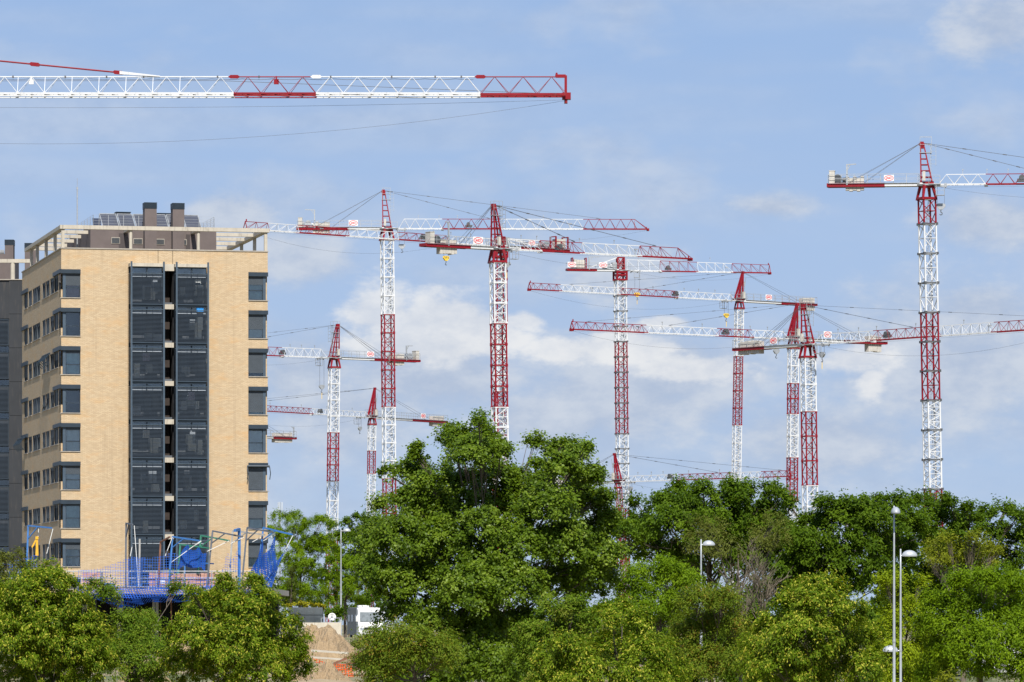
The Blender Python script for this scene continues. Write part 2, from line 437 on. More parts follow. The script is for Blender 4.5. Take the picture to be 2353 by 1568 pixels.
            for s in (-1, 1):
                kf = mw/1.15; b.bar((.75*kf, s*.42, 0), (ta, s*.12, za), .15*kf, .11*kf); b.bar((-.35*kf, s*.42, 0), (ta, s*.12, za), .11*kf, .08*kf)
            for k in range(1, 5):
                t = k/5; b.bar((.75*kf+(ta-.75*kf)*t, -.42+.3*t, za*t), (.75*kf+(ta-.75*kf)*t, .42-.3*t, za*t), .07)
            b.box(ta-.22, ta+.22, -.2, .2, za-.35, za+.05); b.box(-.75, 1.0, -.62, .62, .05, .42)
            up(b, 'tower_head', M_RED)
            b = MB(); b.box(-1.05, -.5, -.35, .35, .5, za*.33); b.box(-1.0, -.55, -.3, .3, za*.5, za*.66)
            for y in (-.3, .3): b.bar((-.5, y, .3), (ta-.4, y, za*.8), .03, cap=False)
            railing(b, -1.3, 1.2, -.75, .4, 1.1, .022, .8); b.box(-1.3, 1.2, -.8, .8, .36, .42)
            up(b, 'ladder_platform', M_STEEL)
        b = MB(); b.box(-.45, -.12, side*.8-.2, side*.8+.2, .4, 1.5); cb = up(b, 'electric_cabinet', M_BALLAST)
    else:
        b = MB(); hh = jh+.35
        for x in (-.55, .65):
            for y in (-.55, .55): b.bar((x, y, 0), (x, y*.7, hh), .11)
        for z in (.15, hh*.5, hh):
            for s in (-1, 1): b.bar((-.55, s*.5, z), (.65, s*.5, z), .08); b.bar((-.55 if s < 0 else .65, -.5, z), (-.55 if s < 0 else .65, .5, z), .08)
        for s in (-1, 1): b.bar((-.55, s*.5, .1), (.65, s*.45, hh), .06); b.bar((.65, s*.5, .1), (-.55, s*.45, hh), .06)
        up(b, 'tower_head', M_RED)
        b = MB(); b.bar((-.5, -.3, hh), (t_of(cj)*.55, -.5, .55), .07); b.bar((-.5, .3, hh), (t_of(cj)*.55, .5, .55), .07)
        b.bar((-.5, 0, hh*.55), (t_of(cj)*.4, 0, .5), .09); up(b, 'counterjib_strut', M_WHITE)
        b = MB(); b.box(-1.5, -.75, -.5, .5, .2, 1.4); up(b, 'electric_cabinet', M_STEEL)
        za, ta = hh, 0
    # jib
    jw = jh*.85; xs = [jibstart]+[max(jibstart+1, t_of(x)) for x, c in jibcols[:-1]]+[L]
    for i, (_, c) in enumerate(jibcols):
        f0 = (xs[i]-jibstart)/(L-jibstart); f1 = (xs[i+1]-jibstart)/(L-jibstart); j2 = jh2 or jh
        end = 'start' if i == 0 else (tipstyle if i == len(jibcols)-1 else None)
        if end == 'start' and len(jibcols) == 1: end = tipstyle
        b = jib_section(xs[i], xs[i+1], jh+(j2-jh)*f0, jh+(j2-jh)*f1, jw, None, style, th, end)
        up(b, 'jib_section', M_RED if c == 'r' else M_WHITE)
    b = MB(); b.bar((.5, -.4, .1), (jibstart, -jw/2, 0), .08); b.bar((.5, .4, .1), (jibstart, jw/2, 0), .08)
    up(b, 'jib_heel', M_WHITE)
    for f in (.12, .2, .27, .42, .6):
        b = MB(); b.bar((L*f, 0, jh), (L*f, 0, jh+.5), .03); b.box(L*f-.05, L*f+.09, -.07, .07, jh+.48, jh+.6); up(b, 'jib_marker_post', M_STEEL)
    b = MB()
    b.box(L*.3, L*.3+1.1, -.3, .3, .25, .6); b.lathe((L*.3+.5, -.35, .75), [(0, 0), (.3, 0), (.3, .7), (0, .7)], 10, 'y')
    up(b, 'trolley_winch', M_DARK)
    b = MB(); b.bar((L*.7, -jw*.4, .1), (L*.7, -jw*.4, .8), .03); b.box(L*.7-.1, L*.7+.4, -jw*.4-.1, -jw*.4+.1, .75, .9); up(b, 'jib_lamp', M_STEEL)
    # counterjib
    Lc = t_of(cj); xr = t_of(cjred) if cjred else Lc*.5
    b = MB()
    for s in (-1, 1): b.box(xr, -.4, s*.62-.11, s*.62+.11, -.18, .2)
    b.box(xr, -.5, -.5, .5, .04, .1); n = max(2, int(abs(xr)/1.6))
    for k in range(n): b.bar((xr+(-.4-xr)*k/n, -.6, -.05), (xr+(-.4-xr)*(k+1)/n, .6, -.05), .05, cap=False)
    up(b, 'counterjib_beam', M_WHITE)
    b = MB()
    for s in (-1, 1): b.box(Lc, xr-.002, s*.62-.12, s*.62+.12, -.22, .22)
    b.box(Lc, xr-.01, -.5, .5, -.06, .12); b.box(Lc-.15, Lc-.004, -.8, .8, -.18, .2)
    up(b, 'counterjib_end', M_RED)
    b = MB(); railing(b, Lc, -.8, -.82, .2); railing(b, Lc, -.8, .82, .2)
    b.bar((Lc, -.82, 1.2), (Lc, .82, 1.2), .025)
    for s in (-1, 1): b.box(Lc, -.8, s*.80-.07, s*.80+.07, .15, .18)
    up(b, 'counterjib_railing', M_STEEL)
    if ballast:
        t0, t1 = sorted((t_of(ballast[0]), t_of(ballast[1]))); n = max(3, int((t1-t0)/.42)); rg = random.Random(int(D))
        for k in range(n):
            a0 = t0+(t1-t0)*k/n; b = MB(); e = rg.uniform(-.12, .1)
            b.box(a0+.015, a0+(t1-t0)/n-.015, -.46, .46, ballz[0]+e*.6, ballz[1]+e)
            up(b, 'counterweight_block', M_BALLAST)
        b = MB(); b.box(t0-.1, t1+.1, -.48, .48, ballz[1]*.55, ballz[1]*.55+.06)
        if ctype == 'flat':
            for x in (t0-.3, t1+.25):
                b = MB()
                for s in (-1, 1): b.bar((x, s*.62, .1), (x, s*.62, ballz[1]+.35), .09)
                b.bar((x, -.62, ballz[1]+.3), (x, .62, ballz[1]+.3), .07)
                up(b, 'counterweight_frame', M_RED)
    if winch:
        t0 = t_of(winch); b = MB(); b.lathe((t0, -.55, .75), [(0, 0), (.5, 0), (.5, .08), (.34, .1), (.34, 1.0), (.5, 1.02), (.5, 1.1), (0, 1.1)], 14, 'y')
        b.lathe((t0+.55, -.2, .65), [(0, 0), (.27, 0), (.27, .75), (0, .75)], 10, 'x'); b.box(t0-.6, t0+1.2, -.5, .5, .12, .35); b.box(t0-.9, t0-.55, -.25, .2, .3, 1.1)
        up(b, 'hoist_winch', M_DARK if ctype == 'lattice' and D < 650 else M_STEEL)
    if cabinet:
        t0 = t_of(cabinet); b = MB(); b.box(t0-.32, t0+.32, -.6, .6, .15, 1.65); b.box(t0-.36, t0+.36, -.64, .64, 1.65, 1.72); up(b, 'control_cabinet', M_BALLAST)
    if davit:
        t0 = t_of(davit[0]); t1 = t_of(davit[1]); zt = z_of(t0, davit[2]); b = MB()
        b.bar((t0, side*.7, 0), (t0, side*.7, zt), .09); b.bar((t0, side*.7, zt-.06), (t1, side*.7, zt), .06); b.bar((t0, side*.7, zt-.8), (t0+(t1-t0)*.35, side*.7, zt-.05), .04)
        up(b, 'davit_arm', M_STEEL if ctype != 'flat' else M_STEEL)
    for sx, sw in sign:
        t0 = t_of(sx); sh = .62*sw; yy = side*.98; zc = .28+sh*.5+.1
        b = MB(); b.box(-sw/2, sw/2, -.02, .02, -sh/2, sh/2)
        rz = ang+(math.pi if side > 0 else 0)
        loc = ul+Matrix.Rotation(ang, 3, 'Z') @ Vector((t0, yy, zc))
        sg = b.build('sign', M_SIGNWHITE, root, loc, (0, 0, rz))
        rg_ = link('emblem_ring', RING, sg, (0, -.022, 0)); rg_.scale = (sw*.47, 1, sh*.45)
        lt = link('lettering', LETTERS, sg, (0, -.03, 0), (R(90), 0, 0)); lt.scale = (sw*.25, sh*.50, 1)
    # pendants
    for px, py in pend:
        t = t_of(px); f = (t-jibstart)/(L-jibstart); zz = jh+((jh2 or jh)-jh)*f
        for s in (-1, 1):
            b = MB(); A = Vector((ta+.25, s*.1, za-.12)); B = Vector((t, s*.07, zz+.1)); b.bar(A, B, .015, cap=False)
            for q in (.03, .2, .4, .6, .8, .985):
                c = A.lerp(B, q); dq = (B-A).normalized(); b.bar(c-dq*.22, c+dq*.22, .042)
            up(b, 'pendant_bar', M_CABLE)
    for px in cpend:
        t = t_of(px); b = MB()
        for s in (-1, 1): b.bar((ta-.2, s*.12, za-.15), (t, s*.6, .3), .016, cap=False)
        up(b, 'counterjib_pendant', M_CABLE)
    # trolley, hoist rope and hook block
    if trolley:
        t = t_of(trolley); b = MB()
        for x in (-.6, .6): 
            b.bar((t+x, -jw*.6, -.12), (t+x, jw*.6, -.12), .07)
            for s in (-1, 1): b.bar((t+x, s*jw*.55, .1), (t+x, s*jw*.55, -.35), .06); b.lathe((t+x, s*jw*.55-.05, -.05), [(0, 0), (.2, 0), (.2, .1), (0, .1)], 10, 'y')
        for s in (-1, 1): b.bar((t-.6, s*jw*.5, -.15), (t+.6, s*jw*.5, -.15), .06)
        b.box(t-.5, t+.45, -jw*.5-.8, -jw*.5-.1, -1.35, -1.29)
        for x in (-.5, .45):
            for y in (-jw*.5-.8, -jw*.5-.1): b.bar((t+x, y, -1.3), (t+x, y, -.1), .025, cap=False)
        for z in (-.3, -.75): b.bar((t-.5, -jw*.5-.8, z), (t+.45, -jw*.5-.8, z), .022, cap=False)
        up(b, 'trolley', M_STEEL)
    if hook:
        t = t_of(hook[0]); z0 = z_of(t, hook[1]); b = MB()
        for s in (-1, 1): b.bar((t+s*.42, 0, -.2), (t+s*.42, 0, z0), .016, cap=False)
        up(b, 'hoist_rope', M_CABLE)
        b = MB(); prof = [(-.52, 0), (-.55, -.22), (-.2, -.62), (.2, -.62), (.55, -.22), (.52, 0), (.3, .1), (-.3, .1)]
        b.prism([(t+x, -.13, z0+z) for x, z in prof], (0, .26, 0))
        hb = up(b, 'hook_block', M_YELLOW if hookcol == 'yellow' else M_STEEL)
        if hookcol == 'yellow':
            b = MB()
            for s in (-1, 1):
                for k in (-1, 0, 1):
                    y = s*.135; xc = k*.3; q = [(t+xc-.12, y, z0-.28), (t+xc, y, z0-.28), (t+xc+.14, y, z0+.02), (t+xc+.02, y, z0+.02)]
                    b.prism(q, (0, s*.012, 0))
            b.build('hazard_stripe', M_DARK, hb)
        b = MB(); b.bar((t, 0, z0-.6), (t, 0, z0-.95), .05, n=6)
        pts = [Vector((t+.16*math.sin(a), 0, z0-1.08-.16*math.cos(a)+.0)) for a in np.linspace(math.pi, -math.pi*.35, 8)]
        b.path(pts, .05, 5)
        b.build('hook', M_DARK, hb)
        if len(hook) > 2:
            b = MB(); z1 = z_of(t, hook[2]); b.bar((t, 0, z0-1.2), (t, 0, z1), .045, n=5); b.build('sling', M_YELLOW, hb)
    if rope:
        b = MB(); a0 = Vector((t_of(trolley) if trolley else 2, 0, -.3)); a1 = Vector((L, 0, -.2)); pts = []
        for k in range(15):
            q = k/14; p = a0.lerp(a1, q); p.z -= 4*q*(1-q)*min(2.3, L*.045); pts.append(p)
        b.path(pts, .010, 4); b.path([a0, a1-Vector((0, 0, .05))], .008, 4)
        up(b, 'trolley_rope', M_CABLE)
    b = MB(); b.bar((L-.2, 0, (jh2 or jh)*(.0 if tipstyle == 'slant' else 1)+.05), (L-.2, 0, (jh2 or jh)*(.0 if tipstyle == 'slant' else 1)+.35), .09, n=6); up(b, 'warning_lamp', M_RED)
    return root

crane('tallest hammerhead crane left of centre, its counterjib beside the brick block roof', (889, 526), (895, 1180), 760, (1488, 527), 1.6,
      [(723, 'w'), (936, 'r'), (1100, 'w'), (1260, 'r'), (1500, 'w')], [(1016, 'w'), (1150, 'r'), (1340, 'w'), (1488, 'r')], 1.55, 683, 'lattice', (881, 437), 'W',
      ballast=(719, 758), ballz=(-.7, 1.0), sign=[(812, 1.45)], pend=[(1380, 504), (1125, 503)], cpend=[725, 764], trolley=922, hook=(923.5, 563), davit=(723, 701, 483), winch=708, cabinet=690, cjred=801, tipstyle='slant', jibstart=1.9)
crane('hammerhead crane behind the middle of the tall poplar, jib pointing right', (1143, 572), (1149, 1010), 620, (1585, 595), 1.58,
      [(744, 'w'), (936, 'r'), (1120, 'w'), (1300, 'r'), (1500, 'w')], [(1240, 'w'), (1338, 'r'), (1470, 'w'), (1585, 'r')], 1.35, 973, 'lattice', (1134, 470), 'N',
      ballast=(1007, 1046), ballz=(-1.0, .8), sign=[(1089, 1.5)], pend=[(1320, 556), (1508, 568)], cpend=[1050, 1062], trolley=1172, hook=(1164.5, 604, 640), davit=(1024, 1016, 511), winch=1000, cabinet=988, cjred=1075, tipstyle='slant', jibstart=1.6)
crane('flat-top crane hidden behind another mast, jib reaching left to the roof pergola', (1149, 567), (1151, 1000), 705, (563.5, 526.5), 1.5,
      [(740, 'r'), (900, 'w'), (1100, 'r'), (1500, 'w')], [(1026, 'w'), (912, 'r'), (798, 'w'), (683, 'r'), (615, 'w'), (563, 'r')], 1.05, 1300, 'flat', None, 'N',
      ballast=(1274, 1295), ballz=(.25, 1.7), sign=[(1212, 1.3)], trolley=1025, hook=(1025, 590, 609), winch=1250, cjred=1190, hookcol='yellow', jibstart=1.4)
crane('flat-top crane with a red framed counterweight, right of the tall poplar', (1425, 622), (1431, 1164), 850, (1768, 627.6), 1.62,
      [(785, 'w'), (997, 'r'), (1168, 'w'), (1300, 'r'), (1500, 'w')], [(1517, 'w'), (1602, 'r'), (1682, 'w'), (1768, 'r')], 1.95, 1303.5, 'flat', None, 'N', jh2=1.42,
      ballast=(1318, 1342), ballz=(.3, 1.75), sign=[(1311, 1.5), (1383, 1.5)], trolley=1460, hook=(1464, 674, 700), winch=1395, davit=(1352, 1375, 591), cjred=1370, hookcol='yellow', collar=True)
crane('slim crane with solid red head, its jib reaching left across the flat-top mast', (1699, 692), (1692, 1095), 800, (1216.5, 665), 1.12,
      [(819, 'w'), (978, 'r'), (1140, 'w'), (1300, 'r'), (1500, 'w')], [(1554.5, 'w'), (1422, 'r'), (1288, 'w'), (1218, 'r')], 1.04, 1870, 'aframe', (1707, 624), 'W',
      ballast=(1840, 1868), ballz=(-1.0, 1.1), sign=[(1757.5, 1.4)], pend=[(1481, 663), (1308, 654)], cpend=[1836], trolley=1670, hook=(1669, 722, 751), cjred=1789, hookcol='yellow', th=1.05)
crane('front one of two crossing cranes on the right, solid red head, jib left', (1823, 780), (1820, 1150), 700, (1314, 757), 1.18,
      [(881, 'w'), (952, 'r'), (1051.5, 'w'), (1151, 'r'), (1500, 'w')], [(1728, 'w'), (1647, 'r'), (1485, 'w'), (1316, 'r')], 1.07, 2030, 'aframe', (1832, 697), 'W',
      ballast=(1991, 2021), ballz=(-1.3, 1.0), sign=[(1892, 1.5)], pend=[(1347, 739), (1537, 748)], cpend=[1990], trolley=1789, hook=(1784, 804), cjred=1932, th=1.1)
crane('rear one of two crossing cranes on the right, lattice head, jib right', (1856, 793), (1861, 1115), 640, (2353, 759), 1.5,
      [(946, 'w'), (1116, 'r'), (1260, 'w'), (1500, 'r')], [(2006.5, 'w'), (2157, 'r'), (2284, 'w'), (2360, 'r')], 1.27, 1694, 'lattice', (1845, 699), 'W',
      ballast=(1702, 1750), ballz=(-.7, 1.0), sign=[(1790, 1.4)], pend=[(2097, 750), (2420, 728)], cpend=[1735, 1748], trolley=1890, hook=(1889, 811, 848), cjred=1765, extend=1.22, jibstart=1.8)
crane('tall hammerhead crane at the right edge with its jib running out of frame', (2129, 425), (2144, 1130), 560, (2353, 423), 1.5,
      [(515, 'r'), (718, 'w'), (920, 'r'), (1124, 'w'), (1260, 'r'), (1500, 'w')], [(2265, 'w'), (2400, 'r'), (2560, 'w'), (2700, 'r')], 1.18, 1903, 'lattice', (2118, 327), 'W',
      ballast=(1943, 1985.7), ballz=(-.62, .95), sign=[(2043, 1.15)], pend=[(2394, 400), (2590, 400)], cpend=[1950, 1985], trolley=2161, hook=(2162, 470), davit=(1946.5, 1967.6, 379), winch=1925, cabinet=1912, cjred=2033, collar=True, extend=3.1, jibstart=1.4, sects=3.35)
crane('hammerhead crane just right of the brick block, the taller of the two there', (768, 823), (763.5, 1190), 800, (611, 817), 1.45,
      [(994, 'w'), (1106, 'r'), (1240, 'w'), (1500, 'r')], [(648, 'w'), (560, 'r'), (460, 'w'), (400, 'r')], 1.4, 959, 'lattice', (776, 745), 'W',
      ballast=(893, 925.5), ballz=(-.8, 1.0), sign=[(844, 1.4)], pend=[(515, 797), (420, 797)], cpend=[876, 890], trolley=741, hook=(739.6, 886, 917), davit=(928.6, 943, 795), winch=938, cabinet=955, cjred=855, extend=2.4, jibstart=1.8)
crane('shorter slim crane left of the tall poplar, grey ballast touching the treetop', (855, 960), (852, 1178), 900, (610.5, 945), 1.15,
      [(1036, 'w'), (1089, 'r'), (1240, 'w'), (1500, 'r')], [(716, 'w'), (590, 'r'), (480, 'w')], 1.0, 1021, 'aframe', (864, 891), 'W',
      ballast=(990, 1016), ballz=(-.9, 1.0), sign=[(963, 1.5)], pend=[(520, 930), (560, 930)], cpend=[984], trolley=829, hook=(827, 982), cjred=941, extend=1.6, th=1.1)
crane('crane hidden behind the brick block, only its ballasted counterjib end showing', (545, 1003), (545, 1200), 850, (250, 992), 1.15,
      [(1036, 'w'), (1089, 'r'), (1240, 'w'), (1500, 'r')], [(400, 'w'), (300, 'r'), (250, 'w')], 1.0, 674, 'aframe', (537, 930), 'W',
      ballast=(628, 668), ballz=(-.8, .95), cpend=[650], pend=[(380, 980)], davit=(669, 664, 982), cjred=622)
crane('low red masted crane beside the poplar, its jib skimming the dark treetops', (1420, 1108), (1424, 1165), 780, (1815, 1095), .80,
      [(1500, 'r')], [(1559, 'w'), (1682, 'r'), (1749, 'w'), (1815, 'r')], .9, 1262, 'aframe', (1412, 1042), 'W',
      ballast=(1266, 1290), sign=(), pend=[(1649, 1086), (1797, 1081)], cpend=[1300], trolley=1448, hook=(1448, 1120), cjred=1282, th=1.15)

# the large jib crossing the upper left sky (its mast stands out of frame)
def big_jib():
    D = 335.0; s = FPX/D; zj = CAM_Z+(HY-220)/s; X = lambda dx: (dx-CX)/s
    xr = X(-1150); zb = ground(D)
    root = thing('tower_crane', (xr, D, zb), 'nearest crane, long white and red jib crossing the upper left sky', 'crane', 'red and white tower cranes')
    h = zj-zb; ul = (0, 0, h); a0 = 1.0
    n = 13; hs = (h-1.8)/n; me = None
    for k in range(n):
        if k in (0,): pass
        b, ms = mast_section(hs, 1.7, M_RED if k % 4 < 2 else M_WHITE); o = b.build('mast_section', ms, root); o.location = (0, 0, k*hs); o.rotation_euler = (0, 0, R(20))
    b = MB(); b.box(-2.2, 2.2, -2.2, 2.2, -.6, .35); b.build('footing', M_BALLAST, root)
    b = MB()
    for x, y in ((-1, -1), (1, -1), (1, 1), (-1, 1)): b.bar((x*.95, y*.95, h-1.95), (x*.6, y*.6, h-.1), .17, .25)
    b.box(-.8, .8, -.8, .8, h-.7, h-.1); b.build('slewing_cone', M_RED, root)
    za = 1.35+(X(355)-xr)*.096+.2
    b = MB()
    for x, y in ((-.7, -.6), (.7, -.6), (.7, .6), (-.7, .6)): b.bar((x, y, h), (x*.2-.1, y*.2, h+za), .1)
    for k in range(1, 5):
        t = k/5; q = .7*(1-.8*t)
        for s_ in (-1, 1): b.bar((-q-.1*t, s_*q*.85, h+za*t), (q-.1*t, s_*q*.85, h+za*t), .05)
    b.build('tower_head', M_RED, root)
    b = MB()
    for s_ in (-1, 1): b.box(-14, -.5, s_*.62-.11, s_*.62+.11, h-.2, h+.2)
    b.box(-14, -.5, -.5, .5, h+.05, h+.1); b.build('counterjib_beam', M_WHITE, root)
    for k in range(5):
        b = MB(); b.box(-13.5+k*.5, -13.03+k*.5, -.5, .5, h-1.3, h+1.1); b.build('counterweight_block', M_BALLAST, root)
    b = MB(); b.bar((-.2, 0, h+za-.2), (-13, 0, h+.3), .04); b.build('counterjib_pendant', M_CABLE, root)
    jh = 43/s; hw = .62
    bnd = [(-1110, 'w'), (-520, 'r'), (-330, 'w'), (538, 'r'), (727, 'w'), (1104, 'r'), (1300, None)]
    for (d0, c), (d1, _) in zip(bnd, bnd[1:]):
        x0, x1 = X(d0)-xr, X(d1)-xr; b = MB(); L = x1-x0; n = max(2, int(round(L/(62.5/s)))); p = L/n
        last = d1 == 1300
        for s_ in (-1, 1):
            if last:
                b.bar((x0, s_*hw, .02), (x1, s_*hw, .02), .085)
            else:
                b.box(x0, x1, s_*hw-.08, s_*hw+.08, .03, .15); b.bar((x0, s_*hw, -.075), (x1, s_*hw, -.075), .045, n=6)
        b.bar((x0, 0, jh), (x1, 0, jh), .045, n=6)
        for i in range(n):
            xa, xm, xb = x0+i*p, x0+(i+.5)*p, x0+(i+1)*p
            for s_ in (-1, 1):
                b.bar((xa, s_*hw, .12), (xm, 0, jh), .018, n=6, cap=False); b.bar((xm, 0, jh), (xb, s_*hw, .12), .018, n=6, cap=False)
            b.bar((xa, -hw, 0), (xb if i % 2 else xm, hw, 0), .025, cap=False); b.bar((xm, -hw, 0), (xb, hw, 0), .025, cap=False)
            if d1 == 538 and xa-X(0)+xr < 13: b.bar((xa, -hw, .12), (xa, 0, jh), .018, cap=False)
        # pinned joints of the top chord
        for xx in (x0, x1):
            if not (last and xx == x1): b.prism([(xx-.42, -.07, jh), (xx-.25, -.07, jh+.13), (xx+.25, -.07, jh+.13), (xx+.42, -.07, jh), (xx+.25, -.07, jh-.11), (xx-.25, -.07, jh-.11)], (0, .14, 0)) if xx == x0 else None
        if last:
            b.bar((x1, 0, -.3), (x1, 0, jh+.1), .09); b.box(x1-.7, x1, -.1, .1, jh-.06, jh+.16)
            b.box(x1-.25, x1+.35, -.35, .35, -.28, .18); b.box(x1-.1, x1+.12, -.25, .25, -.55, -.25)
        b.build('jib_section', M_RED if c == 'r' else M_WHITE, root, ul)
    # dark hoist pins, lamps and boards
    b = MB(); rg = random.Random(4)
    for d in (30, 150, 245, 330, 500, 595, 760, 900, 1000, 1060):
        x = X(d)-xr; b.box(x-.05, x+.05, -.09, .09, jh-.08, jh+.08)
    b.path([Vector((X(d)-xr, .1, jh-.12-.07*abs(math.sin(d*.045)))) for d in range(-60, 1100, 14)], .014, 4)
    b.path([Vector((X(-1050)-xr, 0, jh*.75)), Vector((X(500)-xr, 0, jh*.8)), Vector((X(1290)-xr, 0, .1))], .014, 4)
    b.build('cable_run', M_CABLE, root, ul)
    for d, m_ in ((72, M_WHITE), (830*.765, M_RED)):
        x = X(d)-xr; b = MB(); b.box(x-.17, x+.17, -.06, .06, jh-.52, jh-.18); b.bar((x, 0, jh-.2), (x, 0, jh+.05), .05); b.build('lamp_housing', m_, root, ul)
    x = X(1279)-xr; b = MB(); b.lathe((x, 0, jh+.05), [(.0, 0), (.1, 0), (.1, .1), (.07, .14), (.07, .22), (0, .26)], 10); b.build('warning_lamp', M_RED, root, ul)
    # tie bar: red rod with pin joints and a white end strut
    b = MB(); A = Vector((-.1, 0, za-.1)); B = Vector((X(272)-xr, 0, jh+.30)); b.bar(A, B, .062, n=6)
    for d in (-700, -310, 80, 272):
        t = (X(d)-xr-A.x)/(B.x-A.x); c = A.lerp(B, t); u = (B-A).normalized(); w = Vector((0, 0, 1))
        b.prism([c-u*.42+Vector((0, -.08, 0)), c-u*.27+w*.13+Vector((0, -.08, 0)), c+u*.27+w*.13+Vector((0, -.08, 0)), c+u*.42+Vector((0, -.08, 0)), c+u*.27-w*.13+Vector((0, -.08, 0)), c-u*.27-w*.13+Vector((0, -.08, 0))], (0, .16, 0))
    b.build('tie_bar', M_RED, root, ul)
    b = MB(); x0, x1 = X(275)-xr, X(368)-xr
    b.prism([(x0, -.1, jh+.18), (x1, -.1, jh+.0), (x1, -.1, jh+.07), (x0, -.1, jh+.40)], (0, .2, 0)); b.build('tie_bar_strut', M_WHITE, root, ul)
    # ropes below the jib
    xt = X(1300)-xr; b = MB()
    def sag(x0, z0, x1, z1, sg):
        pts = []
        for k in range(25):
            q = k/24; pts.append(Vector((x0+(x1-x0)*q, 0, z0+(z1-z0)*q-4*q*(1-q)*sg)))
        b.path(pts, .008, 4)
    sag(1.5, -.3, xt, -.35, 3.05); sag(1.5, -.15, xt, -.3, .62)
    b.build('trolley_rope', M_CABLE, root, ul)
big_jib()
# ---------------------------------------------------------------- brick apartment block
def brick_material(name, axis):
    m = bpy.data.materials.new(name); m.use_nodes = True; k = NG(m.node_tree)
    sp = k.n('ShaderNodeSeparateXYZ', i_0=k.n('ShaderNodeTexCoord').outputs['Object'])
    uv = k.n('ShaderNodeCombineXYZ', i_0=sp.outputs[axis], i_1=sp.outputs[2], i_2=0.0).outputs[0]
    br = k.n('ShaderNodeTexBrick', i_Vector=uv, i_Scale=1.0)
    br.inputs['Color1'].default_value = (0.41, 0.305, 0.185, 1); br.inputs['Color2'].default_value = (0.50, 0.385, 0.245, 1)
    br.inputs['Mortar'].default_value = (0.30, 0.22, 0.14, 1)
    for nm, v in (('Mortar Size', 0.011), ('Mortar Smooth', 0.3), ('Bias', 0.0), ('Brick Width', 0.28), ('Row Height', 0.085)): br.inputs[nm].default_value = v
    big = k.n('ShaderNodeTexNoise', i_Vector=k.vmath('MULTIPLY', uv, (0.35, 1.0, 1.0)), i_Scale=1.1, i_Detail=7.0, i_Roughness=0.72).outputs[0]
    row = k.n('ShaderNodeTexNoise', i_Vector=k.vmath('MULTIPLY', uv, (1.2, 6.0, 1.0)), i_Scale=1.4, i_Detail=4.0).outputs[0]
    c = k.mix(k.math('MULTIPLY', k.step(big, 0.48, 0.72), 0.75), br.outputs[0], (0.47, 0.285, 0.125, 1))
    c = k.mix(k.math('MULTIPLY', k.step(row, 0.5, 0.75), 0.4), c, (0.53, 0.40, 0.25, 1))
    run = k.n('ShaderNodeTexNoise', i_Vector=k.vmath('MULTIPLY', uv, (2.6, 0.10, 1.0)), i_Scale=1.0, i_Detail=5.0).outputs[0]
    c = k.mix(k.math('MULTIPLY', k.step(run, 0.52, 0.75), 0.26), c, (0.25, 0.18, 0.11, 1))
    p = k.n('ShaderNodeBsdfPrincipled', i_Base_Color=c, i_Roughness=0.85)
    bn = k.n('ShaderNodeBump', i_Height=br.outputs[1], i_Strength=0.5, i_Distance=0.012); bn.invert = True
    k.t.links.new(bn.outputs[0], p.inputs['Normal'])
    k.t.links.new(p.outputs[0], k.n('ShaderNodeOutputMaterial').inputs[0]); MATS[name] = m
    return m
M_BRF = brick_material('yellow_brick_front', 0); M_BRS = brick_material('yellow_brick_side', 1)
def glass_material():
    m = bpy.data.materials.new('window_glass'); m.use_nodes = True; k = NG(m.node_tree)
    nz = k.n('ShaderNodeTexNoise', i_Vector=k.n('ShaderNodeTexCoord').outputs['Object'], i_Scale=1.3, i_Detail=2.0).outputs[0]
    tr = k.n('ShaderNodeBsdfTransparent', i_Color=(0.90, 0.94, 0.95, 1)); gl = k.n('ShaderNodeBsdfGlossy', i_Color=(0.8, 0.85, 0.9, 1), i_Roughness=0.04)
    bn = k.n('ShaderNodeBump', i_Height=nz, i_Strength=0.05, i_Distance=0.05); k.t.links.new(bn.outputs[0], gl.inputs['Normal'])
    fr = k.n('ShaderNodeFresnel', i_IOR=1.6)
    mx = k.n('ShaderNodeMixShader', i_0=k.math('ADD', k.math('MULTIPLY', fr.outputs[0], 1.1), 0.015), i_1=tr.outputs[0], i_2=gl.outputs[0])
    k.t.links.new(mx.outputs[0], k.n('ShaderNodeOutputMaterial').inputs[0]); return m
M_GLASS = glass_material()
M_CURT = [mat('curtain_teal', (0.58, 0.68, 0.68), 0.9, var=0.15, scale=6), mat('curtain_white', (0.76, 0.78, 0.77), 0.9, var=0.1, scale=6), mat('curtain_rose', (0.45, 0.30, 0.30), 0.9, var=0.2, scale=6)]
M_SHUT = mat('shutter_grey', (0.045, 0.056, 0.068), 0.55, var=0.1, scale=3)
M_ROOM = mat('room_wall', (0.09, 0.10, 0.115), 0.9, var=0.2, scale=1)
M_SILL = mat('sill_stone', (0.30, 0.27, 0.23), 0.8, var=0.15)
M_PALE = mat('pale_blue_panel', (0.33, 0.37, 0.42), 0.6, var=0.15, scale=1.2)

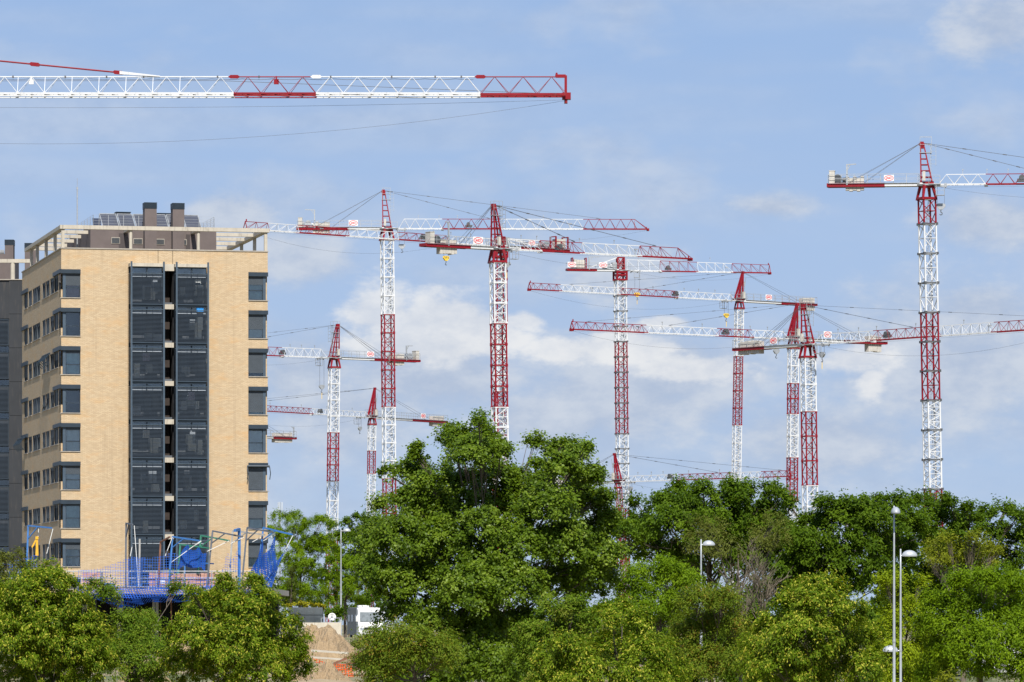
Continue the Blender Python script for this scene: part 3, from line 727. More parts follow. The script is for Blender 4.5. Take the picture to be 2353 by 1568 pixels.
BC = P(140.6, 572, 374.0); BZ = 4.0
B_ANG = math.atan2(3.5, 15.9); bc_, bs_ = math.cos(B_ANG), math.sin(B_ANG)
BLD = thing('apartment_block', (BC.x, BC.y, BZ), 'yellow brick apartment block with dark louvred balconies and concrete roof pergola', 'building', rz=B_ANG)
def fu(dx, v=0.0):
    k = (dx-CX)/FPX; cx, cy = BC.x-v*bs_, BC.y+v*bc_
    return (k*cy-cx)/(bc_-k*bs_)
def sv(dx):
    k = (dx-CX)/FPX; return (BC.x-k*BC.y)/(k*bc_+bs_)
def hz(dy, u=0.0, v=0.0):
    return CAM_Z+(HY-dy)/FPX*(BC.y+u*bs_+v*bc_)-BZ
C1x = lambda c: .28*c
C1y = lambda c: 413.6+.28*c
WU, WV = fu(615.2), 26.4
TOP = hz(571.5); PITCH = 2.996; SILL0 = hz(683.8); HEAD = 2.2
NF = 9
WT = 0.35
def part(b, name, m, parent=BLD, **k): return b.build(name, m, parent, **k)
uL, uA, uB, uC, uD, uR = fu(C1x(660)), fu(C1x(1050)), fu(C1x(1330)), fu(C1x(1420)), fu(C1x(1692)), fu(C1x(2038))
headtop = SILL0+HEAD
coltop = hz(C1y(690), 7.0)
# walls: front piers, top bands, spandrels
b = MB(); b.box(uL, uA, 0, WT, 0, headtop); part(b, 'front_wall', M_BRF)
b = MB(); b.box(uD, uR, 0, WT, 0, headtop); part(b, 'front_wall', M_BRF)
b = MB(); b.box(0, fu(C1x(1298))-.02, 0, WT, headtop, TOP); part(b, 'front_wall', M_BRF)
b = MB(); b.box(fu(C1x(1298))+.015, fu(C1x(1416))-.015, 0.0, WT, coltop, TOP); part(b, 'front_wall', M_BRF)
b = MB(); b.box(fu(C1x(1416))+.02, WU, 0, WT, headtop, TOP); part(b, 'front_wall', M_BRF)
b = MB(); b.box(uA, fu(C1x(1298))-.02, .004, WT, coltop, headtop); b.box(fu(C1x(1416))+.02, uD, .004, WT, coltop, headtop); part(b, 'front_wall', M_BRF)
for k in range(NF):
    zt = SILL0-k*PITCH; zb = zt-PITCH+HEAD if k < NF-1 else 0
    b = MB(); b.box(0, uL, 0, WT, zb, zt-.05); part(b, 'spandrel_wall', M_BRF)
    b = MB(); b.box(uR, WU, 0, WT, zb, zt-.05); part(b, 'spandrel_wall', M_BRF)
# side wall (left flank): bands between the window rows and piers between windows
vwin = [tuple(sorted((sv(C1x(a)), sv(C1x(c))))) for a, c in ((448, 474), (414, 440), (379, 403), (350, 372), (303, 326), (271, 299), (236, 258), (202, 224))]
vwin = [(max(a-.28, 1.6), c+.22) for a, c in vwin]
M_DGLASS = mat('dark_flank_glass', (0.012, 0.016, 0.022), 0.5, var=0.3, spec=0.12)
for k in range(NF):
    s0 = SILL0-k*PITCH+.65; s1 = SILL0-k*PITCH+HEAD-.28
    below = SILL0-(k+1)*PITCH+HEAD-.28 if k < NF-1 else 0
    b = MB(); b.box(0, WT, WT+.001, WV, below, s0); part(b, 'side_wall', M_BRS)
    ed = [1.45]+[q for w in sorted(vwin) for q in w]+[WV]
    for a, c in zip(ed[0::2], ed[1::2]):
        if c-a > .05: b = MB(); b.box(0, WT, a, c, s0, s1); part(b, 'side_pier', M_BRS)
    for a, c in vwin:
        b = MB(); b.box(.04, .10, a-.02, c+.02, s0-.02, s0+.06); b.box(.04, .10, a, c, s1-.07, s1); b.box(.05, .1, (a+c)/2-.04, (a+c)/2+.04, s0, s1)
        w = part(b, 'window', M_GREY)
        b = MB(); b.box(.12, .13, a+.06, c-.06, s0+.01, s1-.01); part(b, 'pane', M_DGLASS, w)
        b = MB(); b.box(.012, .30, c-.05, c-.002, s0+.01, s1-.01); b.box(.012, .30, a+.002, a+.05, s0+.01, s1-.01); part(b, 'jamb_lining', M_SHUT, w)
        rg = random.Random(int(a*100)+k)
        hh = rg.choice([.15, .3, .5, .75, 1.0, .2])*(s1-s0)
        b = MB(); b.box(.085, .115, a+.06, c-.06, s1-hh, s1-.005)
        part(b, 'shutter', M_SHUT, w)
        b = MB(); b.box(-.05, .04, a-.05, c+.05, s0-.06, s0); part(b, 'sill', M_SILL, w)
    b = MB(); b.box(-.12, .02, -.02, 4.6, s1, s1+.30); part(b, 'shutter_box', M_GREY)
    b = MB(); b.box(-.12, .02, sv(C1x(232)), WV+.05, s1, s1+.30); part(b, 'shutter_box', M_GREY)
b = MB(); b.box(0, WT, WT+.001, WV, SILL0+HEAD-.28, TOP); part(b, 'side_wall', M_BRS)
b = MB(); b.box(WU-WT, WU-.001, WT+.001, WV, 0, TOP-.002); part(b, 'side_wall', M_BRS)
b = MB(); b.box(WT, WU-WT, WV-WT, WV-.001, 0, TOP-.002); part(b, 'rear_wall', M_BRF)
b = MB(); b.box(1.5, uA-.25, 1.6, WV-1, 0, TOP-.6); part(b, 'dark_backing', M_ROOMSHADE)  # dark box added behind the windows so the rooms look unlit
b = MB(); b.box(uD+.25, WU-1.5, 1.6, WV-1, 0, TOP-.6); part(b, 'dark_backing', M_ROOMSHADE)
b = MB(); b.box(-.06, WU+.06, -.06, WT+.1, TOP, TOP+.09); b.box(-.06, WT+.1, WT+.1, WV+.05, TOP, TOP+.09); b.box(WU-WT-.1, WU+.06, WT+.1, WV+.05, TOP, TOP+.09); part(b, 'parapet_coping', M_SILL)
b = MB(); b.box(WT, WU-WT, WT, WV-WT, TOP-.4, TOP-.35); part(b, 'roof_deck', M_SILL)

def pleats(b, x0, x1, y, z0, z1, n):
    v = []
    for i in range(n+1):
        x = x0+(x1-x0)*i/n; v.append((x, y+(.035 if i % 2 else -.035)))
    for (xa, ya), (xb, yb) in zip(v, v[1:]): b.face([(xa, ya, z0), (xb, yb, z0), (xb, yb, z1), (xa, ya, z1)])
# corner windows
SH_L = [.50, .0, .12, .08, .12, .35, .08, .28, .4]; CU_L = [2, None, 0, None, 1, 1, 0, 1, 0]
SH_R = [.35, .62, .85, .9, .08, .95, .55, .6, .5]; CU_R = [0, 1, None, 0, 1, None, 0, 1, None]
for side in (0, 1):
    for k in range(NF):
        z0 = SILL0-k*PITCH; z1 = z0+HEAD-.32
        if side == 0: xa, xb, dirn = 0.0, uL, 1
        else: xa, xb, dirn = WU, uR, -1
        lo, hi = min(xa, xb), max(xa, xb)
        b = MB(); b.box(lo-.02 if side == 0 else lo, hi if side == 0 else hi+.02, -.10, .25, z1, z1+.32); w = part(b, 'window', M_GREY)
        # corner post and frame
        p0 = xa+dirn*.14; p1 = xa+dirn*.36
        b = MB(); b.box(min(p0, p1), max(p0, p1), .08, .30, z0, z1); part(b, 'corner_post', M_GREYL, w)
        b = MB(); f0 = p1; f1 = xb; l2, h2 = min(f0, f1), max(f0, f1)
        zm = z0+(z1-z0)*.42
        for (q0, q1, r0, r1) in ((l2, h2, z0, z0+.06), (l2, h2, z1-.05, z1), (l2, h2, zm-.04, zm+.04), (l2, l2+.05, z0+.06, z1-.05), (h2-.05, h2, z0+.06, z1-.05)): b.box(q0, q1, .14, .22, r0, r1)
        part(b, 'frame', M_GREY, w)
        for r0, r1 in ((z0+.06, zm-.04), (zm+.04, z1-.05)):
            b = MB(); b.box(l2+.05, h2-.05, .17, .18, r0, r1); part(b, 'pane', M_GLASS, w)
        b = MB(); b.box(p0-dirn*.14, p0-dirn*.13, .30, 1.45, z0+.05, z1); part(b, 'pane', M_GLASS, w)
        b = MB(); b.box(lo-.08 if side == 0 else lo, hi if side == 0 else hi+.08, -.08, .14, z0-.05, z0+.01); part(b, 'sill', M_SILL, w)
        sh = (SH_L if side == 0 else SH_R)[k]*(z1-z0)
        if sh > .02:
            b = MB(); n = max(2, int(sh/.09))
            for i in range(n): b.box(l2, h2, .105, .135, z1-sh+i*sh/n+.008, z1-sh+(i+1)*sh/n)
            part(b, 'shutter', M_SHUT, w)
        cu = (CU_L if side == 0 else CU_R)[k]
        if cu is not None:
            b = MB(); pleats(b, l2+.05, h2-.05, .25, z0+.05, z1, 22); part(b, 'curtain', M_CURT[cu], w)
        else:
            b = MB(); b.box(l2, h2, .9, .95, z0, z1); b.box(l2+.2, h2-.3, .5, .8, z0, z0+.5); part(b, 'room_furniture', M_ROOM, w)
        b = MB(); b.box(lo+.36, hi-.36 if side else hi, 1.45, 1.5, z0-.3, z1+.3); part(b, 'room_back', M_ROOMSHADE, w)
# floor plates seen behind the corner windows
for k in range(NF):
    zf = SILL0-k*PITCH-.25
    b = MB(); b.box(.36, WU-.36, .36, 1.6, zf-.2, zf); part(b, 'floor_slab', M_ROOM)
# balcony towers
PROJ = 1.15
M_SLAT = mat('louvre_slat', (0.027, 0.038, 0.053), 0.45, 0.1, var=0.12, scale=2)
M_LAUN = [mat('laundry_blue', (0.03, 0.25, 0.62), 0.9, var=0.1), mat('laundry_white', (0.6, 0.6, 0.62), 0.9, var=0.1), mat('laundry_lilac', (0.35, 0.33, 0.5), 0.9, var=0.1)]
slat_cache = {}; nslat = 0; rest = MB()
gaps = [0.50]*1
for ti, (ua, ub) in enumerate(((uA, uB), (uC, uD))):
    pa, pb = ua+.13, ub-.05
    for x in (ua+.06, ub-.08):
        b = MB(); b.box(x, x+.13, -PROJ-.03, -PROJ+.11, 0, coltop+.1); part(b, 'screen_post', M_GREYL)
        b = MB(); b.box(x, x+.1, -.12, -.02, 0, coltop-.1); part(b, 'screen_post', M_GREY)
    b = MB(); b.box(ua+.02, ub-.02, -PROJ+.12, -.002, coltop-.28, coltop-.02); part(b, 'balcony_cap', M_CONC)
    # enclosed back wall
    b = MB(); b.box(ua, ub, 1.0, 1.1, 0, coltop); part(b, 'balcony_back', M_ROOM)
    for x in (ua-.02, ub-.04): 
        b = MB(); b.box(x, x+.06, .0, 1.0, 0, coltop-.3); part(b, 'balcony_cheek', M_BRS if x < uA else M_ROOMSHADE)
    for k in range(NF):
        zt = coltop-.30-k*PITCH; zg = zt-(.50 if k == 0 else .33); zb = coltop-.30-(k+1)*PITCH+.02
        # floor slab at the bottom
        b = MB(); b.box(ua+.2, ub-.12, -PROJ+.14, 1.0, zb-.14, zb+.02); part(b, 'balcony_slab', M_GREY)
        # glazed clerestory strip
        b = MB()
        b.box(pa+.06, pb-.06, -PROJ+.35, -PROJ+.40, zg-.02, zg+.05); b.box(pa+.06, pb-.06, -PROJ+.35, -PROJ+.40, zt-.08, zt-.02); b.box((pa+pb)/2-.04, (pa+pb)/2+.04, -PROJ+.35, -PROJ+.4, zg+.05, zt-.08)
        w = part(b, 'clerestory_frame', M_GREY)
        for q0, q1 in ((pa+.08, (pa+pb)/2-.05), ((pa+pb)/2+.05, pb-.08)):
            b = MB(); b.box(q0, q1, -PROJ+.37, -PROJ+.375, zg+.05, zt-.08); part(b, 'pane', M_GLASS, w)
            b = MB(); b.box(q0, q1, -PROJ+.55, -PROJ+.57, zg-.3, zt-.05); part(b, 'blind', M_PALE, w)
        # things behind the screen: window frames, blinds, laundry
        rg = random.Random(ti*50+k)
        for j in range(rg.randint(3, 6)):
            x = rg.uniform(pa+.2, pb-.6); ww = rg.uniform(.25, .7); z = rg.uniform(zb+.2, zb+1.2); h = rg.uniform(.5, 1.2)
            b = MB(); b.box(x, x+ww, -.75+rg.uniform(0, .5), .3, z, min(z+h, zg-.1)); part(b, 'balcony_panel', rg.choice([M_PALE, M_GREYL, M_CURT[1], M_PALE, M_ROOM]))
        if (ti, k) in ((0, 2), (1, 3), (1, 1), (0, 4)):
            x = pa+.9 if (ti, k) != (1, 1) else pb-.85; zc = zb+1.6 if (ti, k) != (1, 1) else zg-.15
            b = MB()
            for i in range(6): b.face([(x+i*.09, -PROJ+.2+(.03 if i % 2 else 0), zc), (x+(i+1)*.09, -PROJ+.2+(0 if i % 2 else .03), zc), (x+(i+1)*.09, -PROJ+.2+(0 if i % 2 else .03), zc+.65), (x+i*.09, -PROJ+.2+(.03 if i % 2 else 0), zc+.6)])
            part(b, 'hanging_laundry', M_LAUN[{(1, 1): 0, (0, 2): 2, (1, 3): 2, (0, 4): 1}[(ti, k)]])
        # louvre screen
        b = MB(); b.box(pa, pb, -PROJ+.02, -PROJ+.07, zg-.05, zg+.01); b.box(pa, pb, -PROJ+.02, -PROJ+.07, zb+.02, zb+.06); b.box(pa, pa+.03, -PROJ+.03, -PROJ+.06, zb+.05, zg-.04); b.box(pb-.03, pb, -PROJ+.03, -PROJ+.06, zb+.05, zg-.04); scr = part(b, 'louvre_screen', M_GREYL)
        b = MB(); b.box(ua+.02, ua+.06, -PROJ+.13, -.13, zg-.05, zg); part(b, 'side_rail', M_GREYL)
        n = 25; L = pb-pa
        for i in range(n):
            z = zb+.08+(zg-.14-zb)*i/n
            if nslat < 300:
                key = ('f', ti)
                if key not in slat_cache:
                    q = MB(); q.prism([(0, 0, .0), (0, .055, .052), (0, .062, .046), (0, .007, -.008)], (L-.02, 0, 0)); o = q.build('slat', M_SLAT, scr); slat_cache[key] = o.data
                else: o = link('slat', slat_cache[key], scr)
                o.location = (pa+.01, -PROJ+.01, z); nslat += 1
            else:
                rest.prism([(pa+.01, -PROJ+.01, z), (pa+.01, -PROJ+.065, z+.052), (pa+.01, -PROJ+.072, z+.046), (pa+.01, -PROJ+.017, z-.008)], (L-.02, 0, 0))
            rest.box(ua+.02, ua+.035, -PROJ+.12, -.13, z, z+.045)
        b = MB()
        for x in (pa+L*.33, pa+L*.66): b.box(x, x+.035, -PROJ+.085, -PROJ+.11, zb+.05, zg)
        part(b, 'screen_mullion', M_GREY)
tag(part(rest, 'louvre_slats', M_SLAT), kind='stuff')
# shaft between the balcony towers with its concrete ties
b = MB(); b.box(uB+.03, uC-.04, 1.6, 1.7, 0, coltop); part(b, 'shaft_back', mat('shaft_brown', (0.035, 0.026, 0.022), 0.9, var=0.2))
for k in range(NF):
    z = hz(C1y(1065), 8)-(k-0)*PITCH
    if k == 0: b = MB(); b.box(uB-.03, uC+.04, -.35, .1, coltop-.55, coltop-.02); part(b, 'concrete_tie', M_CONC)
    b = MB(); b.box(uB-.03, uC-.02, -.6, -.2, z, z+.38); part(b, 'concrete_tie', M_CONC)
# retractable awning arms
for k, xs in ((5, (uR-.12, WU+.12)),):
    z = SILL0-k*PITCH+HEAD-.32; b = MB(); b.bar((xs[0], -.2, z+.05), (xs[1], -.2, z+.05), .09, n=8)
    for x in xs: b.bar((x, -.2, z), (x+.02, -.5, z-.5), .03); b.bar((x+.02, -.5, z-.5), (x-.02, -.35, z-1.0), .03)
    part(b, 'awning_arm', M_GREY)
for k, v0, v1 in ((2, vwin[3][0]-.3, 5.2), (4, 22.5, WV+.3)):
    z = SILL0-k*PITCH+HEAD-.3; v0, v1 = min(v0, v1), max(v0, v1); b = MB(); b.bar((-.3, v0, z), (-.3, v1, z), .08, n=8)
    for q in np.linspace(v0, v1, 5): b.bar((-.3, q, z), (-.75, q-.3, z-.55), .03); b.bar((-.75, q-.3, z-.55), (-.35, q-.2, z-1.0), .03)
    part(b, 'awning_arm', M_GREY)

# roof pergola
zb0, zb1 = hz(C1y(402)), hz(C1y(370))
b = MB(); b.box(-.1, WU+.12, -.12, .38, zb0, zb1); part(b, 'pergola_beam', M_CONC)
b = MB(); b.box(-.1, .40, .381, sv(C1x(210)), zb0+.01, zb1-.01); part(b, 'pergola_beam', M_CONC)
b = MB(); b.box(WU-.4, WU+.1, .381, 24, zb0+.01, zb1-.01); part(b, 'pergola_beam', M_CONC)
for c in (245, 293, 365, 438, 515):
    v = sv(C1x(c)) if c < 500 else .12
    v = max(.12, v); b = MB(); b.box(.02, .26, v-.12, v+.14, TOP+.09, zb0+.008); part(b, 'pergola_column', M_CONC)
for v in (.14, 5.5, 12, 18.5): b = MB(); b.box(WU-.26, WU-.02, v-.12, v+.14, TOP+.09, zb0+.008); part(b, 'pergola_column', M_CONC)
for c in (1075, 1630):
    b = MB(); u = fu(C1x(c)); b.lathe((u, .15, TOP+.09), [(.13, 0), (.13, zb0-TOP-.09)], 14); part(b, 'pergola_column', M_CONC, smooth=True)
PV = 3.2; pu0, pu1 = fu(C1x(742), PV), fu(C1x(1775), PV); PZ = zb1+.25; PD = 17.0
for c in (1075, 1630): u = fu(C1x(c)); b = MB(); b.box(u-.16, u+.16, .381, PV+.02, zb0+.02, zb1-.02); part(b, 'pergola_beam', M_CONC)
for v in (4.6, 9.0, 13.5, 18.0, 22.0):
    b = MB(); b.box(.401, pu0+.01 if v < PV+PD else WU-.401, v, v+.3, zb0+.02, zb1-.02); part(b, 'pergola_beam', M_CONC)
    if v < PV+PD: b = MB(); b.box(pu1-.01, WU-.401, v, v+.3, zb0+.02, zb1-.02); part(b, 'pergola_beam', M_CONC)
# penthouse, chimneys, vents
b = MB(); b.box(pu0, pu1, PV, PV+PD, TOP-.35, PZ); pent = part(b, 'penthouse', M_BROWN)
b = MB()
b.box(fu(C1x(975), PV), fu(C1x(1025), PV), PV-.012, PV+.02, TOP-.3, zb0); part(b, 'penthouse_dark_strip', mat('dark_render', (0.06, 0.05, 0.05), 0.9), pent)  # flat dark plate set on the wall, no recess is cut
b = MB(); b.box(fu(C1x(1525), PV), fu(C1x(1560), PV), PV-.012, PV+.02, TOP-.3, zb0); part(b, 'penthouse_dark_strip', mat('dark_render', (0.06, 0.05, 0.05), 0.9), pent)
for c0, c1, y0, y1 in ((917, 980, 475, 520), (1098, 1165, 484, 525), (1285, 1345, 488, 528), (1508, 1528, 492, 532)):
    u0, u1 = fu(C1x(c0), PV), fu(C1x(c1), PV); z0, z1 = hz(C1y(y1), u0, PV), hz(C1y(y0), u0, PV)
    b = MB(); b.box(u0-.04, u1+.04, PV-.05, PV+.02, z0-.04, z1+.04); w = part(b, 'vent', M_SILL, pent)
    b = MB()
    for i in range(6): b.box(u0, u1, PV-.075, PV-.05, z0+(z1-z0)*i/6+.01, z0+(z1-z0)*(i+1)/6-.02)
    b2 = b; o = b2.build('vent_louvre', M_SHUT, pent)
for c0, c1, y0 in ((1188, 1286, 182), (1418, 1513, 187)):
    u0, u1 = fu(C1x(c0), 2.4), fu(C1x(c1), 2.4); zt = hz(C1y(y0), u0, 2.4)
    b = MB(); b.box(u0, u1, 2.4, PV+.3, TOP-.35, zt-.52); ch = part(b, 'chimney', M_BROWN)
    for i in range(6): b = MB(); z = zt-.50+i*.085; b.box(u0-.03, u1+.03, 2.37, PV+.33, z, z+.055); part(b, 'cap_louvre', M_GREY, ch)
    b = MB(); b.box(u0+.05, u1-.05, 2.45, PV+.25, zt-.52, zt-.02); part(b, 'cap_core', M_ROOMSHADE, ch)
for c0, c1, y0 in ((955, 1070, 265), (1293, 1408, 275)):
    u0, u1 = fu(C1x(c0), 9), fu(C1x(c1), 9); zt = hz(C1y(y0), u0, 9); b = MB(); b.box(u0, u1, 9, 10, zt-.18, zt-.03); b.box(u0+.25, u1-.25, 9.2, 9.8, PZ, zt-.18); b.box(u0-.05, u1+.05, 8.9, 10.1, zt-.03, zt+.03); part(b, 'roof_hood', M_GREY)
# solar panels in a row
M_PV = mat('solar_glass', (0.012, 0.02, 0.045), 0.45, 0.0, var=0.25, scale=1.0, spec=0.3)
pvx = [835, 980, 1113, 1250, 1385, 1520, 1655]; PVV = 4.6
for i, (c0, c1) in enumerate(zip(pvx, pvx[1:])):
    u0, u1 = fu(C1x(c0+8), PVV), fu(C1x(c1-4), PVV); z0 = PZ+.10; z1 = hz(C1y(280+(c0-835)*.017), u0, PVV+.8); lean = .55
    fr = MB()
    for (a, c) in (((u0, PVV, z0), (u0-.2, PVV+lean, z1)), ((u1, PVV, z0), (u1-.2, PVV+lean, z1)), ((u0, PVV, z0), (u1, PVV, z0)), ((u0-.2, PVV+lean, z1), (u1-.2, PVV+lean, z1))): fr.bar(a, c, .028)
    fr.bar((u0-.2, PVV+lean, z1), (u0-.2, PVV+lean+.3, PZ), .025); fr.bar((u1-.2, PVV+lean, z1), (u1-.2, PVV+lean+.3, PZ), .025)
    f = fr.build('solar_panel', M_STEEL, BLD)
    sl = MB(); sl.prism([(u0, PVV, z0), (u1, PVV, z0), (u1-.2, PVV+lean, z1), (u0-.2, PVV+lean, z1)], (0, .03, .02)); sl.build('collector_glass', M_PV, f)
b = MB(); u0 = fu(C1x(765), 6); b.prism([(u0, 6, PZ+.1), (u0+.65, 6, PZ+.1), (u0+.65, 6.5, PZ+.85), (u0, 6.5, PZ+.85)], (0, .03, .02)); part(b, 'solar_panel', M_PV)
# roof railing
b = MB(); ru0, ru1 = pu0+.25, pu1-.15; rv0, rv1 = PV+.2, PV+PD-.3; zr = hz(C1y(286), ru0, PV)-PZ
def rails(b, p0, p1, z, h, n, nr=6):
    p0, p1 = Vector(p0), Vector(p1)
    for i in range(n+1): q = p0.lerp(p1, i/n); b.bar((q.x, q.y, z), (q.x, q.y, z+h), .018, cap=False)
    for j in range(nr): b.bar((p0.x, p0.y, z+h*(j+1)/nr), (p1.x, p1.y, z+h*(j+1)/nr), .006, cap=False)
rails(b, (ru0, rv0, 0), (ru1, rv0, 0), PZ, zr, 8, 4); rails(b, (ru0, rv0, 0), (ru0, rv1, 0), PZ, zr, 9); rails(b, (ru1, rv0, 0), (ru1, rv1, 0), PZ, zr, 9); rails(b, (ru0, rv1, 0), (ru1, rv1, 0), PZ, zr, 8)
part(b, 'roof_railing', M_STEEL)
b = MB(); u = fu(C1x(634), 10); za = hz(410, u, 10); b.bar((u, 10, PZ-2), (u, 10, hz(C1y(70), u, 10)), .05, n=6); b.bar((u, 10, hz(C1y(70), u, 10)), (u, 10, za), .02, n=5)
b.box(u-.06, u+.06, 9.94, 10.06, hz(C1y(70), u, 10)-.1, hz(C1y(70), u, 10)+.1); part(b, 'antenna_mast', M_STEEL)

# ---------------------------------------------------------------- dark block behind, at the left edge
D2 = 425.0; q2 = P(50.5, 643.8, D2); sc2 = FPX/D2
B2 = thing('apartment_block', (q2.x-13, D2, BZ), 'dark grey apartment block with louvred balconies at the left edge', 'building')
Z2 = q2.z-BZ; X2 = lambda dx: (dx-CX)/FPX*D2-(q2.x-13); Zd = lambda dy: CAM_Z+(HY-dy)/FPX*D2-BZ
M_DG = mat('dark_grey_cladding', (0.019, 0.021, 0.025), 0.6, var=0.22, scale=0.35, dirt=0.3)
for k in range(10):
    zt = Z2-.02-k*3.0; zb_ = zt-2.97; b = MB(); b.box(X2(21), 13, 0, .3, max(0, zb_), zt); part(b, 'cladding_panel', M_DG, B2)
b = MB(); b.box(0, 13-.01, .35, 15, 0, Z2-.05); part(b, 'rear_core', M_DG, B2)
b = MB(); b.box(0, X2(21), .1, .34, Z2-3.4, Z2-.03); part(b, 'cladding_panel', M_DG, B2)
for k in range(9):
    zt = Z2-3.45-k*2.96; b = MB(); b.box(.5, X2(20), -.05, .02, zt-.08, zt); b.box(.5, X2(20), -.05, .02, zt-2.35, zt-2.28); b.box(X2(20)-.06, X2(20), -.04, .01, zt-2.3, zt-.05); scr = part(b, 'louvre_screen', M_GREY, B2)
    if k == 0:
        o = MB(); o.prism([(.5, -.05, 0), (.5, 0, .05), (.5, .006, .045), (.5, -.044, -.006)], (X2(20)-.52, 0, 0)); sl2 = o.build('slat', M_SLAT, scr); sl2.location = (0, 0, zt-.2); me2 = sl2.data
    for i in range(1 if k == 0 else 0, 20): o = link('slat', me2, scr, (0, 0, zt-.2-i*.108))
    b = MB(); b.box(.5, X2(20), .2, .25, zt-2.9, zt-2.42); part(b, 'pane', M_GLASS, B2)
b = MB(); b.box(-.1, 13.05, -.08, .4, Z2, Z2+.08); part(b, 'parapet_coping', M_SILL, B2)
b = MB(); b.box(0, 11.5, 2.5, 12, Z2-.3, Z2+2.5); part(b, 'penthouse', M_BROWN, B2)
b = MB(); b.box(0, 13.8, 0, .4, Zd(C1y(680)), Zd(C1y(650))); part(b, 'pergola_beam', M_CONC, B2)
b = MB(); b.lathe((X2(C1x(103)), .2, Z2), [(.2, 0), (.2, Zd(C1y(680))-Z2)], 14); part(b, 'pergola_column', M_CONC, B2, smooth=True)
for c0, c1, y0 in ((18, 88, 472), (182, 277, 500)):
    x0, x1 = X2(C1x(c0)), X2(C1x(c1)); zt = Zd(C1y(y0)); b = MB(); b.box(x0, x1, 2.2, 3.4, Z2-.3, zt-.5); ch = part(b, 'chimney', M_BROWN, B2)
    for i in range(6): b = MB(); z = zt-.5+i*.085; b.box(x0-.03, x1+.03, 2.17, 3.43, z, z+.055); part(b, 'cap_louvre', M_GREY, ch)
    b = MB(); b.box(x0+.05, x1-.05, 2.3, 3.3, zt-.5, zt-.02); part(b, 'cap_core', M_ROOMSHADE, ch)
b = MB(); rails(b, (0, 2.7, 0), (11.3, 2.7, 0), Z2+2.5, 1.15, 6, 6); part(b, 'roof_railing', M_STEEL, B2)
b = MB(); b.bar((2, 4, Z2+2.75), (11, 4, Z2+2.75), .25, n=10); part(b, 'air_duct', M_STEEL, B2, smooth=True)
# ---------------------------------------------------------------- construction site in front of the block
C3 = lambda c: (.358*c)
C3y = lambda c: 1149+.358*c
DS = 330.0; SS = FPX/DS
def SP(cx_, cy_, D=DS): return P(C3(cx_), C3y(cy_), D)
slab_z = SP(0, 570).z
M_BLUE = mat('blue_steel', (0.04, 0.14, 0.36), 0.5, var=0.2, scale=3); M_GREEN = mat('green_steel', (0.03, 0.16, 0.10), 0.5, var=0.2); M_DKST = mat('weathered_steel', (0.09, 0.10, 0.12), 0.6, var=0.25)
M_BEIGE = mat('bare_steel', (0.30, 0.29, 0.27), 0.6, var=0.2); M_RUST = mat('rusty_steel', (0.16, 0.07, 0.04), 0.8, var=0.3)
def net_material(name, col, dens, cell=9.0):
    m = bpy.data.materials.new(name); m.use_nodes = True; k = NG(m.node_tree)
    uv = k.n('ShaderNodeTexCoord').outputs['UV']
    sp = k.n('ShaderNodeSeparateXYZ', i_0=k.vmath('SCALE', uv, cell))
    def cord(s): return k.math('GREATER_THAN', k.math('ABSOLUTE', k.math('SUBTRACT', k.math('FRACT', s), 0.5)), 0.5-dens*.5)
    a = k.math('MAXIMUM', cord(sp.outputs[0]), cord(sp.outputs[1]))
    nz = k.n('ShaderNodeTexNoise', i_Vector=uv, i_Scale=7.0, i_Detail=3.0).outputs[0]
    c = k.ramp(nz, [(0.3, tuple(x*.75 for x in col)), (0.7, tuple(min(1, x*1.2) for x in col))])
    p = k.n('ShaderNodeBsdfDiffuse', i_Color=c); t = k.n('ShaderNodeBsdfTranslucent', i_Color=c)
    mx = k.n('ShaderNodeMixShader', i_0=.35, i_1=p.outputs[0], i_2=t.outputs[0])
    mm = k.n('ShaderNodeMixShader', i_0=a, i_1=k.n('ShaderNodeBsdfTransparent').outputs[0], i_2=mx.outputs[0])
    k.t.links.new(mm.outputs[0], k.n('ShaderNodeOutputMaterial').inputs[0]); return m
M_NET = net_material('blue_net_dense', (0.03, 0.10, 0.45), .30, 44.0); M_NETT = net_material('blue_net_thin', (0.05, 0.16, 0.60), .11, 44.0); M_NETD = net_material('blue_net_folded', (0.025, 0.095, 0.40), .6, 60.0); M_NETO = net_material('orange_mesh', (0.75, 0.13, 0.03), .28, 60.0)

deck = thing('concrete_deck', (SP(0, 570).x-1, DS, ground(DS)), 'raised concrete deck of the building site, in front of the brick block', 'concrete deck')
dz = slab_z-ground(DS); DXW = SP(1760, 0).x-deck.location.x
b = MB(); b.box(-4, DXW, 0, 22, dz-.38, dz); b.build('deck_slab', M_CONC, deck)
b = MB(); b.box(-4, DXW, -.05, -.002, dz-.36, dz-.08); b.build('edge_board', mat('formwork_timber', (0.33, 0.25, 0.15), .85, var=.3, scale=2), deck)
for i in range(9):
    x = -3+i*(DXW+2)/9; b = MB(); b.box(x-.2, x+.2, 1.5, 1.9, 0, dz-.38); b.build('column', M_CONC, deck)
rg = random.Random(8)
for i in range(26):
    x = 4+rg.uniform(0, DXW-5); b = MB(); b.bar((x, rg.uniform(.6, 4), 0), (x+rg.uniform(-.1, .1), rg.uniform(.6, 4), dz-.38), .035, n=6); b.build('steel_prop', M_RUST if i % 3 else M_DKST, deck)
b = MB(); b.box(-4, DXW, 7, 7.2, 0, dz-.38); b.build('rear_retaining_wall', M_ROOMSHADE, deck)  # near-black: the shade under the deck is put into its colour
